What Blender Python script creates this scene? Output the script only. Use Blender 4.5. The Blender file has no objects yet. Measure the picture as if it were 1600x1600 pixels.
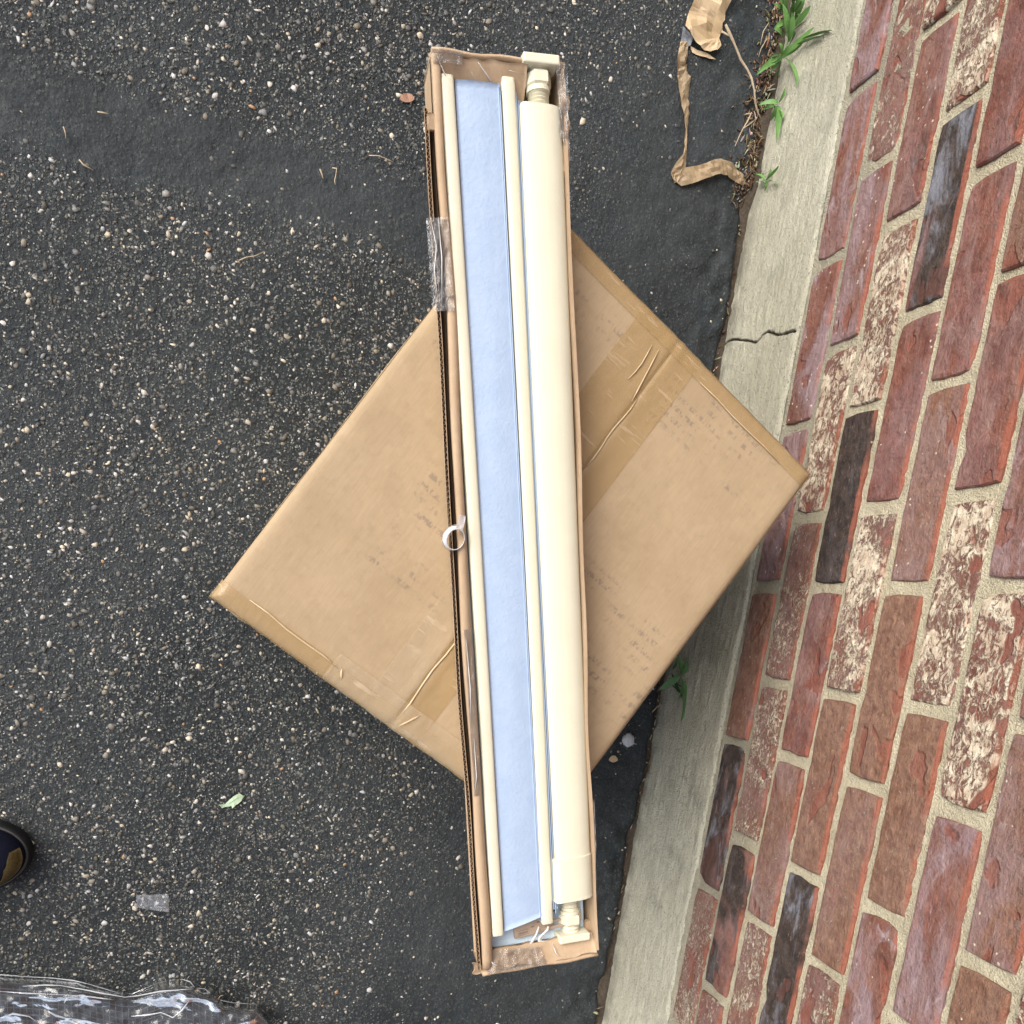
import bpy, bmesh, math, random
import numpy as np
from mathutils import Matrix, Vector

SC = bpy.context.scene
COL = SC.collection
rnd = random.Random(7)

# ------------------------------------------------------------------ camera
FPX, CX, CY, RES = 1340.17, 800.0, 1135.9, 1600.0
M = np.array([[0.9498049, 0.16042755, 0.26857707],
              [0.12261976, -0.98071844, 0.1521701],
              [0.28781076, -0.11159905, -0.95116277]])
CAM = np.array([-0.63813456, -0.75096818, 1.08002353])
cam = bpy.data.cameras.new('camera')
cam_o = bpy.data.objects.new('camera', cam)
COL.objects.link(cam_o)
mw = Matrix.Identity(4)
for r in range(3):
    mw[r][0] = M[0][r]; mw[r][1] = -M[1][r]; mw[r][2] = -M[2][r]; mw[r][3] = CAM[r]
cam_o.matrix_world = mw
cam.sensor_fit = 'HORIZONTAL'; cam.sensor_width = 36.0
cam.lens = 36.0 * FPX / RES
cam.shift_x = 0.0
cam.shift_y = (CY - 800.0) / RES      # the photograph is the upper part of a taller frame
cam.clip_start = 0.02; cam.clip_end = 400
SC.camera = cam_o

# ------------------------------------------------------------------ world, sun, exposure
w = bpy.data.worlds.new('World'); SC.world = w; w.use_nodes = True
nt = w.node_tree; nt.nodes.clear()
sky = nt.nodes.new('ShaderNodeTexSky'); sky.sky_type = 'NISHITA'; sky.sun_disc = False
SUN_EL, SUN_AZ = math.radians(42), math.radians(-62)   # azimuth measured from +Y towards +X
sky.sun_elevation = SUN_EL; sky.sun_rotation = SUN_AZ
sky.air_density = 1.0; sky.dust_density = 3.0; sky.ozone_density = 0.6
bg = nt.nodes.new('ShaderNodeBackground'); bg.inputs['Strength'].default_value = 0.15
wo = nt.nodes.new('ShaderNodeOutputWorld')
hs = nt.nodes.new('ShaderNodeHueSaturation'); hs.inputs['Saturation'].default_value = 0.5   # thin overcast
nt.links.new(sky.outputs[0], hs.inputs['Color']); nt.links.new(hs.outputs[0], bg.inputs['Color']); nt.links.new(bg.outputs[0], wo.inputs['Surface'])
sun = bpy.data.lights.new('sun', 'SUN'); sun.energy = 1.45; sun.angle = math.radians(48)
sun.color = (1.0, 0.95, 0.87)
sun_o = bpy.data.objects.new('sun', sun); COL.objects.link(sun_o)
dv = Vector((math.sin(SUN_AZ) * math.cos(SUN_EL), math.cos(SUN_AZ) * math.cos(SUN_EL), math.sin(SUN_EL)))
sun_o.rotation_euler = dv.to_track_quat('Z', 'Y').to_euler()
sun_o.location = dv * 5
SC.view_settings.view_transform = 'Standard'; SC.view_settings.look = 'None'
SC.view_settings.gamma = 1.0; SC.view_settings.use_curve_mapping = False
SC.view_settings.exposure = 0.75
SC.render.engine = 'CYCLES'
SC.cycles.max_bounces = 4; SC.cycles.diffuse_bounces = 2; SC.cycles.glossy_bounces = 2; SC.cycles.transparent_max_bounces = 16

# ------------------------------------------------------------------ helpers
def back(px, py, z=None, x=None):
    d = M.T @ np.array([(px - CX) / FPX, (py - CY) / FPX, 1.0])
    t = (z - CAM[2]) / d[2] if z is not None else (x - CAM[0]) / d[0]
    return CAM + t * d

def vnoise(x, y, seed=0):
    """value noise, numpy"""
    xi = np.floor(x).astype(np.int64); yi = np.floor(y).astype(np.int64)
    fx = x - xi; fy = y - yi
    fx = fx * fx * (3 - 2 * fx); fy = fy * fy * (3 - 2 * fy)
    def h(a, b):
        n = (a * 374761393 + b * 668265263 + seed * 974634777) & 0xffffffff
        n = ((n ^ (n >> 13)) * 1274126177) & 0xffffffff
        n = n ^ (n >> 16)
        return (n & 0xffffff) / float(0xffffff) * 2 - 1
    return ((h(xi, yi) * (1 - fx) + h(xi + 1, yi) * fx) * (1 - fy)
            + (h(xi, yi + 1) * (1 - fx) + h(xi + 1, yi + 1) * fx) * fy)

def fbm(x, y, seed=0, oct=4):
    s = 0; a = 0.5
    for k in range(oct):
        s = s + a * vnoise(x * 2 ** k + 17.3 * k, y * 2 ** k - 9.1 * k, seed + k); a *= 0.5
    return s

def sstep(a, b, x):
    t = np.clip((x - a) / (b - a), 0, 1); return t * t * (3 - 2 * t)

def mesh_np(name, V, F, smooth=False):
    me = bpy.data.meshes.new(name)
    V = np.asarray(V, dtype=np.float32).reshape(-1, 3)
    F = np.asarray(F, dtype=np.int32)
    n, k = F.shape
    me.vertices.add(len(V)); me.vertices.foreach_set('co', V.ravel())
    me.loops.add(n * k); me.loops.foreach_set('vertex_index', F.ravel())
    me.polygons.add(n); me.polygons.foreach_set('loop_start', np.arange(0, n * k, k, dtype=np.int32))
    if smooth: me.polygons.foreach_set('use_smooth', np.ones(n, dtype=bool))
    me.update(calc_edges=True); me.validate()
    return me

def grid_faces(nx, ny):
    i, j = np.meshgrid(np.arange(nx - 1), np.arange(ny - 1), indexing='ij')
    a = i * ny + j
    return np.stack([a, a + ny, a + ny + 1, a + 1], -1).reshape(-1, 4)

def link(name, me, mat=None, parent=None, smooth=False):
    o = bpy.data.objects.new(name, me); COL.objects.link(o)
    if mat is not None and me is not None and not me.materials: me.materials.append(mat)
    if parent is not None: o.parent = parent
    if smooth and me is not None:
        for p in me.polygons: p.use_smooth = True
    return o

def from_bm(name, bm, mat, parent=None, smooth=False):
    bmesh.ops.recalc_face_normals(bm, faces=bm.faces[:])
    me = bpy.data.meshes.new(name); bm.to_mesh(me); bm.free()
    return link(name, me, mat, parent, smooth)

def pyd(name, V, F, mat, parent=None, smooth=False):
    me = bpy.data.meshes.new(name); me.from_pydata([tuple(v) for v in V], [], [tuple(f) for f in F]); me.update()
    bm = bmesh.new(); bm.from_mesh(me); bmesh.ops.recalc_face_normals(bm, faces=bm.faces[:]); bm.to_mesh(me); bm.free()
    return link(name, me, mat, parent, smooth)

def empty(name, loc=(0, 0, 0), rz=0.0):
    o = bpy.data.objects.new(name, None); COL.objects.link(o)
    o.empty_display_size = 0.05; o.location = loc; o.rotation_euler = (0, 0, rz); return o

def tag(o, label=None, cat=None, group=None, kind=None):
    if label: o['label'] = label
    if cat: o['category'] = cat
    if group: o['group'] = group
    if kind: o['kind'] = kind
    return o

def add_box(bm, lo, hi, bevel=0.0, seg=2):
    r = bmesh.ops.create_cube(bm, size=1.0)
    vs = r['verts']
    for v in vs:
        v.co = Vector([(lo[k] + hi[k]) / 2 + v.co[k] * (hi[k] - lo[k]) for k in range(3)])
    if bevel > 0:
        es = list({e for v in vs for e in v.link_edges})
        bmesh.ops.bevel(bm, geom=es, offset=bevel, segments=seg, affect='EDGES', profile=0.5)

def add_cyl(bm, p0, p1, r0, r1=None, n=24, cap=True):
    """frustum between points"""
    r1 = r0 if r1 is None else r1
    p0 = Vector(p0); p1 = Vector(p1); d = (p1 - p0)
    q = d.to_track_quat('Z', 'Y')
    a = []; b = []
    for k in range(n):
        t = 2 * math.pi * k / n
        e = q @ Vector((math.cos(t), math.sin(t), 0))
        a.append(bm.verts.new(p0 + e * r0)); b.append(bm.verts.new(p1 + e * r1))
    for k in range(n):
        bm.faces.new((a[k], a[(k + 1) % n], b[(k + 1) % n], b[k]))
    if cap:
        bm.faces.new(a[::-1]); bm.faces.new(b)

def tube(bm, pts, rad, n=6):
    rings = []
    for i, p in enumerate(pts):
        p = Vector(p)
        t = Vector(pts[min(i + 1, len(pts) - 1)]) - Vector(pts[max(i - 1, 0)])
        q = t.to_track_quat('Z', 'Y'); r = rad[i] if hasattr(rad, '__len__') else rad
        rings.append([bm.verts.new(p + q @ Vector((math.cos(2 * math.pi * k / n) * r, math.sin(2 * math.pi * k / n) * r, 0))) for k in range(n)])
    for a, b in zip(rings[:-1], rings[1:]):
        for k in range(n): bm.faces.new((a[k], a[(k + 1) % n], b[(k + 1) % n], b[k]))
    bm.faces.new(rings[0][::-1]); bm.faces.new(rings[-1])

# ------------------------------------------------------------------ node helper
class N:
    def __init__(s, name):
        s.m = bpy.data.materials.new(name); s.m.use_nodes = True
        s.t = s.m.node_tree; s.t.nodes.clear()
        s.out = s.t.nodes.new('ShaderNodeOutputMaterial')
        s._c = {}
    def n(s, typ, ins=None, **kw):
        nd = s.t.nodes.new(typ)
        for k, v in kw.items(): setattr(nd, k, v)
        if ins:
            for k, v in ins.items(): s.put(nd.inputs[k], v)
        return nd
    def put(s, sock, v):
        if isinstance(v, bpy.types.NodeSocket): s.t.links.new(v, sock)
        elif isinstance(v, bpy.types.Node): s.t.links.new(v.outputs[0], sock)
        else:
            if sock.type == 'RGBA' and len(v) == 3: v = (*v, 1)
            sock.default_value = v
    def obj(s):
        if 'o' not in s._c: s._c['o'] = s.n('ShaderNodeTexCoord').outputs['Object']
        return s._c['o']
    def mapped(s, scale=(1, 1, 1), off=(0, 0, 0), vec=None, rot=(0, 0, 0)):
        return s.n('ShaderNodeMapping', {'Vector': vec if vec is not None else s.obj(), 'Scale': scale, 'Location': off, 'Rotation': rot}).outputs[0]
    def noise(s, scale, vec=None, detail=4, rough=0.55, dist=0.0):
        return s.n('ShaderNodeTexNoise', {'Vector': vec if vec is not None else s.obj(), 'Scale': scale, 'Detail': min(detail, 4), 'Roughness': rough, 'Distortion': dist}).outputs['Fac']
    def ramp(s, x, a, b, lo=0.0, hi=1.0):
        return s.n('ShaderNodeMapRange', {'Value': x, 'From Min': a, 'From Max': b, 'To Min': lo, 'To Max': hi}, interpolation_type='SMOOTHSTEP').outputs[0]
    def math(s, op, a, b=0.0, c=0.0):
        nd = s.n('ShaderNodeMath', operation=op); s.put(nd.inputs[0], a); s.put(nd.inputs[1], b); s.put(nd.inputs[2], c)
        return nd.outputs[0]
    def mix(s, f, a, b, mode='MIX'):
        nd = s.n('ShaderNodeMix', data_type='RGBA', blend_type=mode)
        s.put(nd.inputs['Factor'], f); s.put(nd.inputs[6], a); s.put(nd.inputs[7], b)
        return nd.outputs[2]
    def attr(s, name, typ='GEOMETRY', out='Fac'):
        return s.n('ShaderNodeAttribute', attribute_name=name, attribute_type=typ).outputs[out]
    def bump(s, h, dist, strength=1.0, normal=None):
        d = {'Height': h, 'Distance': dist, 'Strength': strength}
        if normal is not None: d['Normal'] = normal
        return s.n('ShaderNodeBump', d).outputs[0]
    def pbr(s, color, rough=0.6, normal=None, **kw):
        d = {'Base Color': color, 'Roughness': rough}
        if normal is not None: d['Normal'] = normal
        d.update(kw)
        p = s.n('ShaderNodeBsdfPrincipled', d)
        s.t.links.new(p.outputs[0], s.out.inputs['Surface'])
        return s.m
    def sep(s, vec):
        return s.n('ShaderNodeSeparateXYZ', {0: vec}).outputs

# ------------------------------------------------------------------ materials
def mat_asphalt():
    a = N('asphalt_sealed')
    seal = a.attr('seal')
    bare = a.math('SUBTRACT', 1.0, seal)
    base = a.mix(a.ramp(a.noise(3.0, detail=6), 0.35, 0.65), (0.0225, 0.026, 0.028), (0.037, 0.042, 0.045))
    base = a.mix(a.math('MULTIPLY', a.ramp(a.noise(14.0, detail=5), 0.45, 0.7), 0.5), base, (0.025, 0.032, 0.038))
    wv = a.n('ShaderNodeVectorMath', {0: a.mapped((1, 1, 0.3)), 1: a.n('ShaderNodeVectorMath', {0: a.n('ShaderNodeTexNoise', {'Vector': a.obj(), 'Scale': 300.0, 'Detail': 2.0}).outputs['Color'], 1: (0.0035, 0.0035, 0.0)}, operation='MULTIPLY').outputs[0]}, operation='ADD').outputs[0]
    # fine aggregate printed into the binder: speck colours come per cell
    def specks(scale, thr, keep, cols, gain):
        v = a.n('ShaderNodeTexVoronoi', {'Vector': wv, 'Scale': scale, 'Randomness': 1.0})
        d = v.outputs['Distance']; c = v.outputs['Color']
        s3 = a.sep(c)
        m = a.math('MULTIPLY', a.ramp(d, thr, thr * 0.55), a.ramp(s3[0], keep, keep + 0.08))
        m = a.math('MULTIPLY', m, gain)
        col = a.mix(s3[1], cols[0], cols[1])
        return m, col
    hd = a.math('ADD', a.math('MULTIPLY', bare, 0.80), 0.17)
    m1, c1 = specks(300.0, 0.50, 0.42, ((0.050, 0.056, 0.058), (0.17, 0.18, 0.165)), hd)
    m2, c2 = specks(420.0, 0.44, 0.90, ((0.16, 0.18, 0.17), (0.50, 0.50, 0.43)), hd)
    m3, c3 = specks(170.0, 0.50, 0.62, ((0.045, 0.055, 0.055), (0.14, 0.15, 0.14)), hd)
    col = a.mix(m3, base, c3); col = a.mix(m1, col, c1); col = a.mix(m2, col, c2)
    h = a.math('ADD', a.math('MULTIPLY', a.noise(140.0, detail=6, rough=0.7), a.math('ADD', bare, 0.45)),
               a.math('ADD', a.math('MULTIPLY', m1, 0.35), a.math('MULTIPLY', m3, 0.5)))
    h = a.math('ADD', h, a.math('MULTIPLY', a.noise(35.0, detail=3), 0.8))
    nrm = a.bump(h, 0.004, 0.9)
    return a.pbr(col, a.ramp(a.noise(60.0), 0.3, 0.7, 0.5, 0.78), nrm, **{'Specular IOR Level': 0.22})

def mat_stone():
    a = N('aggregate_stone')
    c = a.attr('tone', out='Color')
    c2 = a.mix(a.ramp(a.noise(400.0, detail=3), 0.35, 0.7), c, (0.1, 0.1, 0.1), 'MIX')
    col = a.mix(0.3, c, c2)
    return a.pbr(col, 0.6, a.bump(a.noise(600.0), 0.0008, 0.6))

def mat_litter():
    a = N('litter_bits')
    return a.pbr(a.mix(a.ramp(a.noise(300.0, None, 3), 0.3, 0.7, 0.0, 0.5), a.attr('tone', out='Color'), (0.06, 0.04, 0.025)), 0.9, **{'Specular IOR Level': 0.15})

def mat_brick():
    a = N('fired_brick')
    rn = a.n('ShaderNodeObjectInfo').outputs['Random']
    off = a.n('ShaderNodeCombineXYZ', {0: a.math('MULTIPLY', rn, 37.0), 1: a.math('MULTIPLY', rn, 91.0), 2: a.math('MULTIPLY', rn, 53.0)}).outputs[0]
    P = a.n('ShaderNodeVectorMath', {0: a.obj(), 1: off}, operation='ADD').outputs[0]
    W = a.attr('white', 'OBJECT'); H = a.attr('haze', 'OBJECT'); K = a.attr('black', 'OBJECT'); T = a.attr('tan', 'OBJECT')
    st = a.mapped((1, 0.38, 1), vec=P)
    red = a.mix(a.ramp(a.noise(16.0, P, 5), 0.3, 0.7), (0.120, 0.036, 0.027), (0.215, 0.068, 0.045))
    red = a.mix(a.math('MULTIPLY', a.ramp(a.noise(120.0, P, 4, 0.7), 0.46, 0.62), 0.5), red, (0.085, 0.028, 0.020))
    dusty = a.math('MULTIPLY', a.ramp(a.noise(30.0, st, 6, 0.72, 1.0), 0.46, 0.62), a.math('ADD', 0.22, a.math('MULTIPLY', rn, 0.40)))
    red = a.mix(dusty, red, (0.30, 0.185, 0.155))
    tan = a.mix(a.ramp(a.noise(90.0, P, 4, 0.7), 0.35, 0.7), (0.155, 0.070, 0.044), (0.255, 0.138, 0.082))
    col = a.mix(a.math('MULTIPLY', T, a.ramp(a.noise(12.0, P, 3), 0.2, 0.45)), red, tan)
    # greyish purple bloom, smooth
    hz = a.math('MULTIPLY', H, a.ramp(a.noise(17.0, st, 6, 0.62, 0.6), 0.38, 0.62))
    col = a.mix(a.math('MULTIPLY', hz, 0.8), col, (0.30, 0.215, 0.235))
    hz2 = a.math('MULTIPLY', H, a.ramp(a.noise(45.0, st, 5, 0.7, 1.2), 0.55, 0.70))
    col = a.mix(a.math('MULTIPLY', hz2, 0.55), col, (0.42, 0.36, 0.39))
    # burnt black patches
    kk = a.ramp(a.math('ADD', a.math('MULTIPLY', K, 0.62), a.math('MULTIPLY', a.noise(14.0, st, 5, 0.6, 0.8), 0.8)), 0.68, 0.76)
    kk = a.math('MULTIPLY', kk, a.ramp(K, 0.02, 0.1))
    blk = a.mix(a.ramp(a.noise(60.0, P, 5, 0.7), 0.3, 0.75), (0.022, 0.016, 0.014), (0.078, 0.055, 0.045))
    col = a.mix(kk, col, blk)
    col = a.mix(a.math('MULTIPLY', a.ramp(a.noise(330.0, st, 4, 0.8), 0.52, 0.66), 0.45), col, (0.06, 0.028, 0.022))
    col = a.mix(a.math('MULTIPLY', a.ramp(a.noise(300.0, a.mapped((1, .5, 1), (5, 3, 1), vec=P), 4, 0.8), 0.58, 0.70), 0.40), col, (0.46, 0.33, 0.26))
    bl = a.math('MULTIPLY', a.math('MULTIPLY', kk, a.ramp(a.noise(30.0, st, 5, 0.7, 0.5), 0.47, 0.68)), a.ramp(H, 0.0, 0.6))
    col = a.mix(a.math('MULTIPLY', bl, 0.75), col, (0.24, 0.25, 0.29))
    # white efflorescence: clumps of crusty specks
    sp = a.noise(a.ramp(rn, 0.0, 1.0, 140.0, 290.0), a.mapped((1, 0.62, 1.0), vec=P), 5, 0.78, 0.9)
    reg = a.noise(a.ramp(rn, 1.0, 0.0, 8.0, 24.0), P, 4, 0.68, 0.8)
    lim = a.math('SUBTRACT', 0.77, a.math('ADD', a.math('MULTIPLY', W, 0.27), a.math('MULTIPLY', a.ramp(reg, 0.32, 0.68), a.math('MULTIPLY', W, 0.15))))
    wf = a.ramp(a.math('SUBTRACT', sp, lim), -0.02, 0.12)
    wf = a.math('MULTIPLY', wf, a.ramp(reg, 0.30, 0.42))
    fl = a.ramp(a.noise(19.0, a.mapped((1, .6, 1), (9, 4, 2), vec=P), 3, 0.55, 0.4), 0.61, 0.64)     # spalled clean spots
    wf = a.math('MULTIPLY', wf, a.math('SUBTRACT', 1.0, fl))
    col = a.mix(a.math('MULTIPLY', fl, 0.75), col, a.mix(K, (0.205, 0.062, 0.040), (0.05, 0.03, 0.026)))
    wcol = a.mix(a.ramp(a.noise(70.0, P, 3), 0.3, 0.7), (0.52, 0.40, 0.29), (0.76, 0.68, 0.52))
    col = a.mix(a.math('MULTIPLY', wf, 0.92), col, wcol)
    # a few stray mortar dots on every brick
    v = a.n('ShaderNodeTexVoronoi', {'Vector': P, 'Scale': 95.0})
    dot = a.math('MULTIPLY', a.ramp(a.math('ADD', v.outputs['Distance'], a.math('MULTIPLY', a.noise(400.0, P, 2), 0.25)), 0.27, 0.20), a.ramp(a.sep(v.outputs['Color'])[0], 0.80, 0.86))
    col = a.mix(dot, col, (0.62, 0.56, 0.44))
    col = a.mix(a.math('MULTIPLY', a.math('SUBTRACT', 1.0, a.math('MULTIPLY', kk, 0.8)), a.math('MULTIPLY', a.ramp(a.noise(55.0, P, 4, 0.7), 0.25, 0.75), 0.15)), col, (0.40, 0.30, 0.245))     # dust
    # clean fired arris along the upper edge, bevel's sky light painted in
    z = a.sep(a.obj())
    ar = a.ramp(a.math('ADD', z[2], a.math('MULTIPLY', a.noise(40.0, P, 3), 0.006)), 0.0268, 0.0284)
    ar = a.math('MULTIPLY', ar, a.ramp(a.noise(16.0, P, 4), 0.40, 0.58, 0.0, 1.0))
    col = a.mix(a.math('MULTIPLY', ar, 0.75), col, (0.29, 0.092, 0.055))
    h = a.math('ADD', a.math('MULTIPLY', a.noise(70.0, P, 6, 0.65), 1.0), a.math('SUBTRACT', a.math('MULTIPLY', wf, 0.30), a.math('MULTIPLY', fl, 0.35)))
    h = a.math('ADD', h, a.math('MULTIPLY', a.noise(260.0, st, 4, 0.75), 0.55))
    n1 = a.bump(h, 0.0050, 1.0)
    return a.pbr(col, a.ramp(hz, 0.0, 0.8, 0.85, 0.62), n1, **{'Specular IOR Level': 0.3})

def mat_mortar():
    a = N('lime_mortar')
    col = a.mix(a.ramp(a.noise(22.0, None, 5), 0.3, 0.7), (0.58, 0.51, 0.36), (0.72, 0.65, 0.47))
    col = a.mix(a.math('MULTIPLY', a.ramp(a.noise(230.0, None, 5, 0.8), 0.52, 0.66), 0.5), col, (0.27, 0.235, 0.165))
    col = a.mix(a.math('MULTIPLY', a.ramp(a.noise(420.0, None, 3), 0.6, 0.72), 0.7), col, (0.62, 0.58, 0.45))
    gz = a.sep(a.obj())[2]
    col = a.mix(a.math('MULTIPLY', a.ramp(gz, 0.17, 0.05), 0.5), col, (0.25, 0.245, 0.21))   # lowest joints: weathering and their shade painted in
    h = a.math('ADD', a.noise(180.0, None, 6, 0.75), a.noise(520.0, None, 3))
    return a.pbr(col, 0.95, a.bump(h, 0.006, 1.0), **{'Specular IOR Level': 0.2})

def mat_concrete():
    a = N('brushed_concrete')
    st = a.mapped((1, 0.24, 1))
    col = a.mix(a.ramp(a.noise(5.0, None, 6), 0.3, 0.7), (0.50, 0.475, 0.365), (0.63, 0.605, 0.48))
    col = a.mix(a.math('MULTIPLY', a.ramp(a.noise(190.0, st, 5, 0.8), 0.5, 0.64), 0.45), col, (0.27, 0.26, 0.21))
    col = a.mix(a.math('MULTIPLY', a.ramp(a.noise(230.0, a.mapped((1, 0.35, 1), (3, 1, 2)), 5, 0.8), 0.53, 0.66), 0.6), col, (0.62, 0.60, 0.50))
    col = a.mix(a.math('MULTIPLY', a.ramp(a.noise(300.0, None, 2), 0.62, 0.70), 0.7), col, (0.15, 0.14, 0.11))
    col = a.mix(a.math('MULTIPLY', a.ramp(a.noise(7.0, None, 5, 0.7, 0.5), 0.50, 0.66), 0.4), col, (0.26, 0.25, 0.20))
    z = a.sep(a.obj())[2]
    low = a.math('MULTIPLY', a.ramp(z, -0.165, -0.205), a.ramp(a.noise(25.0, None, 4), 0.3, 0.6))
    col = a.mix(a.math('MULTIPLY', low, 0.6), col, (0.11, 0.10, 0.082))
    cr = a.attr('crack')
    col = a.mix(cr, col, (0.035, 0.028, 0.02))
    h = a.math('ADD', a.math('MULTIPLY', a.noise(130.0, st, 6, 0.75), 0.9), a.math('MULTIPLY', a.noise(240.0, None, 4, 0.8), 1.1))
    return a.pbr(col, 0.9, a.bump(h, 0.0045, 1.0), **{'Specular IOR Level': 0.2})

def mat_kraft(name, c0, c1, printing=0.0, rough=0.75):
    a = N(name)
    col = a.mix(a.ramp(a.noise(9.0, None, 6, 0.6), 0.3, 0.7), c0, c1)
    col = a.mix(a.math('MULTIPLY', a.ramp(a.noise(85.0, None, 5, 0.7), 0.48, 0.70), 0.30), col, tuple(0.80 * v for v in c0))
    col = a.mix(a.math('MULTIPLY', a.ramp(a.noise(26.0, None, 5, 0.65, 0.7), 0.50, 0.62), 0.22), col, tuple(1.12 * v for v in c1))
    col = a.mix(a.math('MULTIPLY', a.ramp(a.noise(240.0, a.mapped((1, .25, 1)), 3), 0.55, 0.7), 0.16), col, tuple(1.25 * v for v in c1))
    col = a.mix(a.math('MULTIPLY', a.ramp(a.noise(420.0, a.mapped((1, .07, 1)), 3, 0.7), 0.42, 0.66), 0.16), col, tuple(0.70 * v for v in c0))
    if printing:
        # ink of the inner print ghosting through: broken lines of illegible marks
        xy = a.sep(a.obj())
        def band(ax, lo, hi, f=0.004):
            return a.math('MULTIPLY', a.ramp(ax, lo - f, lo + f), a.ramp(ax, hi + f, hi - f))
        ink = 0.0
        for (x0, x1, y0, y1, pitch) in ((0.235, 0.405, 0.425, 0.492, 0.0115), (0.02, 0.175, 0.43, 0.478, 0.0125), (0.14, 0.21, 0.235, 0.33, 0.012), (0.33, 0.43, 0.15, 0.26, 0.014), (0.09, 0.185, 0.12, 0.24, 0.013), (0.02, 0.12, 0.32, 0.40, 0.012), (0.235, 0.33, 0.20, 0.27, 0.012)):
            b = a.math('MULTIPLY', band(xy[0], x0, x1), band(xy[1], y0, y1))
            ln = a.ramp(a.math('PINGPONG', xy[1], pitch / 2), pitch * 0.20, pitch * 0.34)
            gl = a.ramp(a.noise(260.0, a.mapped((1.0, 0.5, 1), (x0, y0, 0)), 3, 0.6), 0.46, 0.58)
            bl = a.ramp(a.noise(26.0, a.mapped((1.0, 1.0, 1), (y0, x0, 1)), 3, 0.6), 0.42, 0.58)
            ink = a.math('MAXIMUM', ink, a.math('MULTIPLY', a.math('MULTIPLY', b, ln), a.math('MULTIPLY', gl, bl)))
        col = a.mix(a.math('MULTIPLY', ink, printing), col, (0.20, 0.155, 0.12))
    h = a.math('ADD', a.noise(12.0, None, 4), a.math('MULTIPLY', a.noise(260.0, None, 3), 0.12))
    return a.pbr(col, rough, a.bump(h, 0.004, 0.35), **{'Specular IOR Level': 0.3})

def mat_tape(name, col0, alpha=0.55, rough=0.16, bub=0.5, wr=0.5):
    a = N(name)
    st = a.mapped((1.0, 0.18, 1.0))
    lines = a.math('MULTIPLY', a.ramp(a.noise(120.0, a.mapped((0.12, 1.0, 1.0)), 3, 0.6), 0.54, 0.66), a.ramp(a.noise(24.0, None, 4), 0.42, 0.62))
    col = a.mix(a.math('MULTIPLY', lines, bub), col0, (0.74, 0.60, 0.42))
    al = a.math('ADD', alpha, a.math('MULTIPLY', lines, 0.1))
    h = a.math('ADD', a.noise(30.0, None, 4, 0.6, 0.8), a.math('MULTIPLY', a.noise(90.0, st, 3), 0.4))
    return a.pbr(col, rough, a.bump(h, 0.004, wr), Alpha=al)

def mat_film(name, tint=(0.8, 0.82, 0.85), amount=0.22, rough=0.12, scale=60.0, bumpd=0.006):
    """thin clear plastic: mostly see-through, glossy, a little milky"""
    a = N(name)
    h = a.math('ADD', a.noise(scale, None, 4, 0.6, 1.5), a.math('MULTIPLY', a.noise(scale * 3, None, 3, 0.6, 1.0), 0.35))
    nrm = a.bump(h, bumpd, 0.9)
    tr = a.n('ShaderNodeBsdfTransparent', {'Color': (0.94, 0.95, 0.96)})
    df = a.n('ShaderNodeBsdfDiffuse', {'Color': tint})
    gl = a.n('ShaderNodeBsdfGlossy', {'Color': (1, 1, 1), 'Roughness': rough, 'Normal': nrm})
    fr = a.n('ShaderNodeFresnel', {'IOR': 1.5, 'Normal': nrm}).outputs[0]
    m1 = a.n('ShaderNodeMixShader', {0: amount, 1: tr.outputs[0], 2: df.outputs[0]})
    m2 = a.n('ShaderNodeMixShader', {0: a.math('ADD', a.math('MULTIPLY', fr, 1.1), 0.0), 1: m1.outputs[0], 2: gl.outputs[0]})
    a.t.links.new(m2.outputs[0], a.out.inputs['Surface'])
    return a.m

def mat_plain(name, c0, c1=None, rough=0.5, scale=40.0, bumpd=0.0, bscale=300.0, spec=0.5, **kw):
    a = N(name)
    c1 = c1 or tuple(min(1, 0.85 * v) for v in c0)
    col = a.mix(a.ramp(a.noise(scale, None, 5, 0.6), 0.3, 0.7), c0, c1)
    nrm = a.bump(a.noise(bscale, None, 4), bumpd, 0.6) if bumpd else None
    return a.pbr(col, rough, nrm, **{'Specular IOR Level': spec, **kw})

MA = mat_asphalt(); MST = mat_stone(); MB = mat_brick(); MM = mat_mortar(); MC = mat_concrete()
MK = mat_kraft('kraft_board', (0.375, 0.272, 0.162), (0.425, 0.315, 0.195), printing=0.62)
MK2 = mat_kraft('kraft_board_small_box', (0.42, 0.295, 0.185), (0.49, 0.36, 0.235))
MKP = mat_kraft('kraft_paper_strip', (0.56, 0.40, 0.23), (0.70, 0.55, 0.37), rough=0.6)
MKD = mat_plain('corrugated_core', (0.40, 0.27, 0.16), (0.30, 0.19, 0.11), 0.9)
MT = mat_tape('brown_packing_tape', (0.48, 0.325, 0.150), 0.48, 0.24)
MT2 = mat_tape('pale_packing_tape', (0.58, 0.45, 0.29), 0.42, 0.22, 0.8)
MCL = mat_film('clear_tape', (0.72, 0.72, 0.74), 0.05, 0.10, 60.0, 0.003)
MCP = mat_film('clear_poly_film', (0.62, 0.66, 0.72), 0.045, 0.13, 16.0, 0.003)
MCR = mat_plain('cream_plastic', (0.74, 0.705, 0.545), (0.71, 0.675, 0.52), 0.42, 30.0, 0.0004, 900.0, 0.4)
MBL = mat_plain('pale_blue_film', (0.365, 0.468, 0.63), (0.40, 0.50, 0.655), 0.5, 50.0, 0.0008, 260.0, 0.4)
MBT = mat_plain('light_blue_plastic', (0.60, 0.74, 0.86), (0.64, 0.77, 0.87), 0.3, 30.0, 0.002, 40.0, 0.5)
MWH = mat_plain('glint_white', (0.80, 0.79, 0.76), (0.74, 0.73, 0.70), 0.35)
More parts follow.
